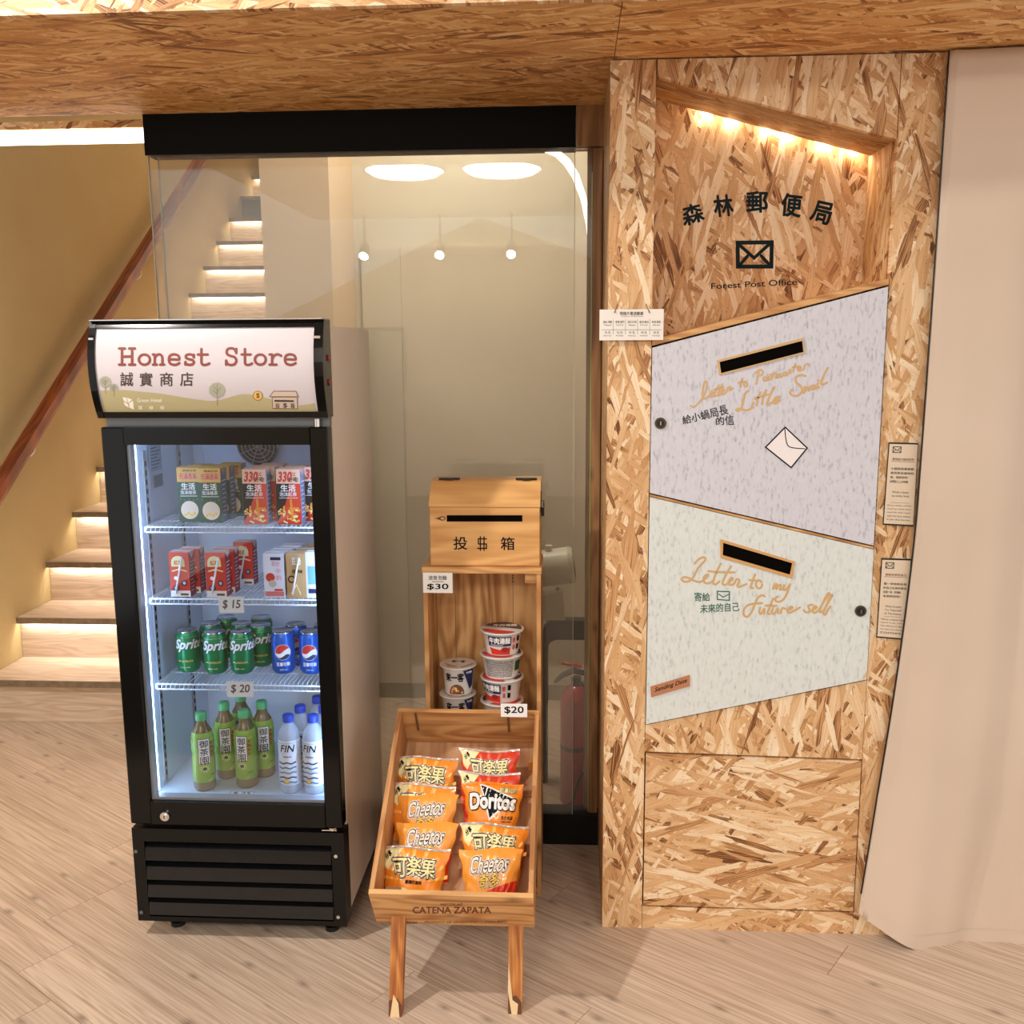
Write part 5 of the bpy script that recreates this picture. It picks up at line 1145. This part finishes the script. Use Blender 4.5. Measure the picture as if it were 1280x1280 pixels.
BL = [(kO, 1, 519, 1068, .0, 'orange cracker bag at the very front of the left row'), (chB, 1, 533, 1030, .02, 'orange cheese snack bag second from the front in the left row'), (chB, 0, 536, 995, -.03, 'orange cheese snack bag third from the front in the left row'),
      (kO, 0, 527, 982, .03, 'orange cracker bag fourth from the front, mostly hidden, left row'), (kO, 0, 533, 948, -.02, 'orange cracker bag rearmost in the left row'),
      (chB, 0, 614, 1062, -.02, 'orange cheese snack bag at the very front of the right row'), (kO, 0, 617, 1030, .03, 'orange cracker bag second from the front in the right row'), (dB_, 1, 617, 979, -.02, 'orange corn chip bag with black triangle, middle of the right row'),
      (kR, 1, 611, 966, .02, 'red cracker bag right behind the corn chip bag'), (kR, 0, 612, 937, 0, 'red cracker bag rearmost in the right row')]
for pr, first, px, py, rz, lab in BL:
    s = solve_s(py); s = max(s, .030)
    o = pr if first else copy_tree(pr)
    b0 = cr(0, s, -DP+.012); tp = b0+Vector((0, math.sin(LNB), math.cos(LNB)))*HB*.8
    x = at(px, 640+CF*math.tan(math.atan((CAM.z-tp.z)/tp.y)-CP), tp.y).x
    place(o, (x, b0.y, b0.z), 0, lab, 'crisp bags in the tilted crate'); o.rotation_euler = (-LNB, rz, rz*.6)
    if py in (982, 966): o.scale.y = .5

# ================================================================== BEHIND THE GLASS
ex = empty('fire_extinguisher', (.025, 3.28, 0), 'red fire extinguisher standing behind the glass beside the wooden jamb', 'extinguisher')
cx, cy = at(720, 900, 3.28).x, 3.28
MB().lathe([(0, 0), (.055, 0), (.055, .37), (.05, .40), (.03, .425), (.018, .43)], mat('extinguisher_red', (186, 30, 28), .3, coat=.3), 28, (cx, cy, .004)).build('cylinder', ex)
MB().cyl((cx, cy, .43), (cx, cy, .462), .018, BLACKM).build('valve', ex)
MB().tube([(cx+.03, cy, .475), (cx-.01, cy, .485), (cx-.05, cy, .466), (cx-.075, cy, .44)], [.010, .012, .010, .007], BLACKM, 8).build('lever', ex)
MB().tube([(cx+.02, cy, .500), (cx-.02, cy, .505), (cx-.05, cy, .512)], .006, REDF, 8).build('top_lever', ex)
MB().tube(smooth([(cx+.02, cy-.02, .45), (cx+.06, cy-.05, .40), (cx+.055, cy-.06, .25), (cx+.05, cy-.05, .10)], 4), .008, BLACKM, 8).build('hose', ex)
MB().lathe([(.0556, .20), (.0556, .215)], BLACKM, 28, (cx, cy, .004)).build('strap', ex)
gf = empty('grey_metal_frame', (-.02, 3.42, 0), 'dark grey metal stand with rounded corner behind the glass next to the extinguisher', 'stand')
p0, p1 = at(680, 1000, 3.42), at(735, 788, 3.42)
z1_ = at(715, 776, 3.42).z; z2_ = at(715, 800, 3.42).z; xl = at(677, 900, 3.42).x
FRM = mat('dark_grey_frame', (64, 68, 66), .4, .3)
out = [(xl, 0), (xl, z1_-.06)]+[(xl+.06-.06*math.cos(a), z1_-.06+.06*math.sin(a)) for a in [PI/2*k/6 for k in range(1, 7)]]+[(.12, z1_)]
inn = [(.12, z2_)]+[(xl+.06-.036*math.cos(a), z2_-.03+.03*math.sin(a)) for a in [PI/2*k/6 for k in range(6, -1, -1)]]+[(xl+.022, 0)]
MB().prism([(x, 3.42, z) for x, z in out+inn], (0, .05, 0), FRM).build('rounded_frame', gf)
dv = empty('white_device', (-.05, 3.46, z1_), 'white cylindrical device on a tapered stand behind the glass, right of the coin box', 'device')
WP = mat('white_plastic', (232, 224, 206), .35)
a, b = at(655, 714, 3.46), at(713, 706, 3.46)
MB().cyl(a, b, .068, WP, seg=28).lathe([(0, 0)], WP).build('barrel', dv) if False else MB().cyl(a, b, .066, WP, seg=28).build('barrel', dv)
dd = (b-a).normalized(); MB().cyl(b-dd*.004, b+dd*.012, .070, WP, .062, seg=28).cyl(b+dd*.012, b+dd*.014, .052, STEEL, seg=24).build('end_cap', dv)
MB().cyl(a+dd*.09+Vector((0, -.01, .055)), a+dd*.09+Vector((0, -.01, .085)), .013, WP).build('knob', dv)
q = at(688, 742, 3.46)
MB().add([(q.x-.05, 3.43, q.z-.004), (q.x+.045, 3.43, q.z+.012), (q.x+.045, 3.49, q.z+.012), (q.x-.05, 3.49, q.z-.004), (q.x-.062, 3.42, z1_+.001), (q.x+.052, 3.42, z1_+.001), (q.x+.052, 3.50, z1_+.001), (q.x-.062, 3.50, z1_+.001)],
         [(0, 1, 2, 3), (7, 6, 5, 4), (4, 5, 1, 0), (5, 6, 2, 1), (6, 7, 3, 2), (7, 4, 0, 3)], WP).build('stand', dv)
q = at(697, 736, 3.42); MB().cyl(q, q+Vector((0, -.004, 0)), .007, STEEL).build('screw', dv)
cbx = MB().tube(smooth([at(752, 952, 3.2), at(735, 958, 3.2), at(722, 978, 3.2), at(716, 1000, 3.2), at(705, 1012, 3.2)], 4), .005, BLACKM, 8).build('power_cable', loc=(.06, 3.2, .1)); tag(cbx, 'thin black cable looping in front of the extinguisher', 'cable')
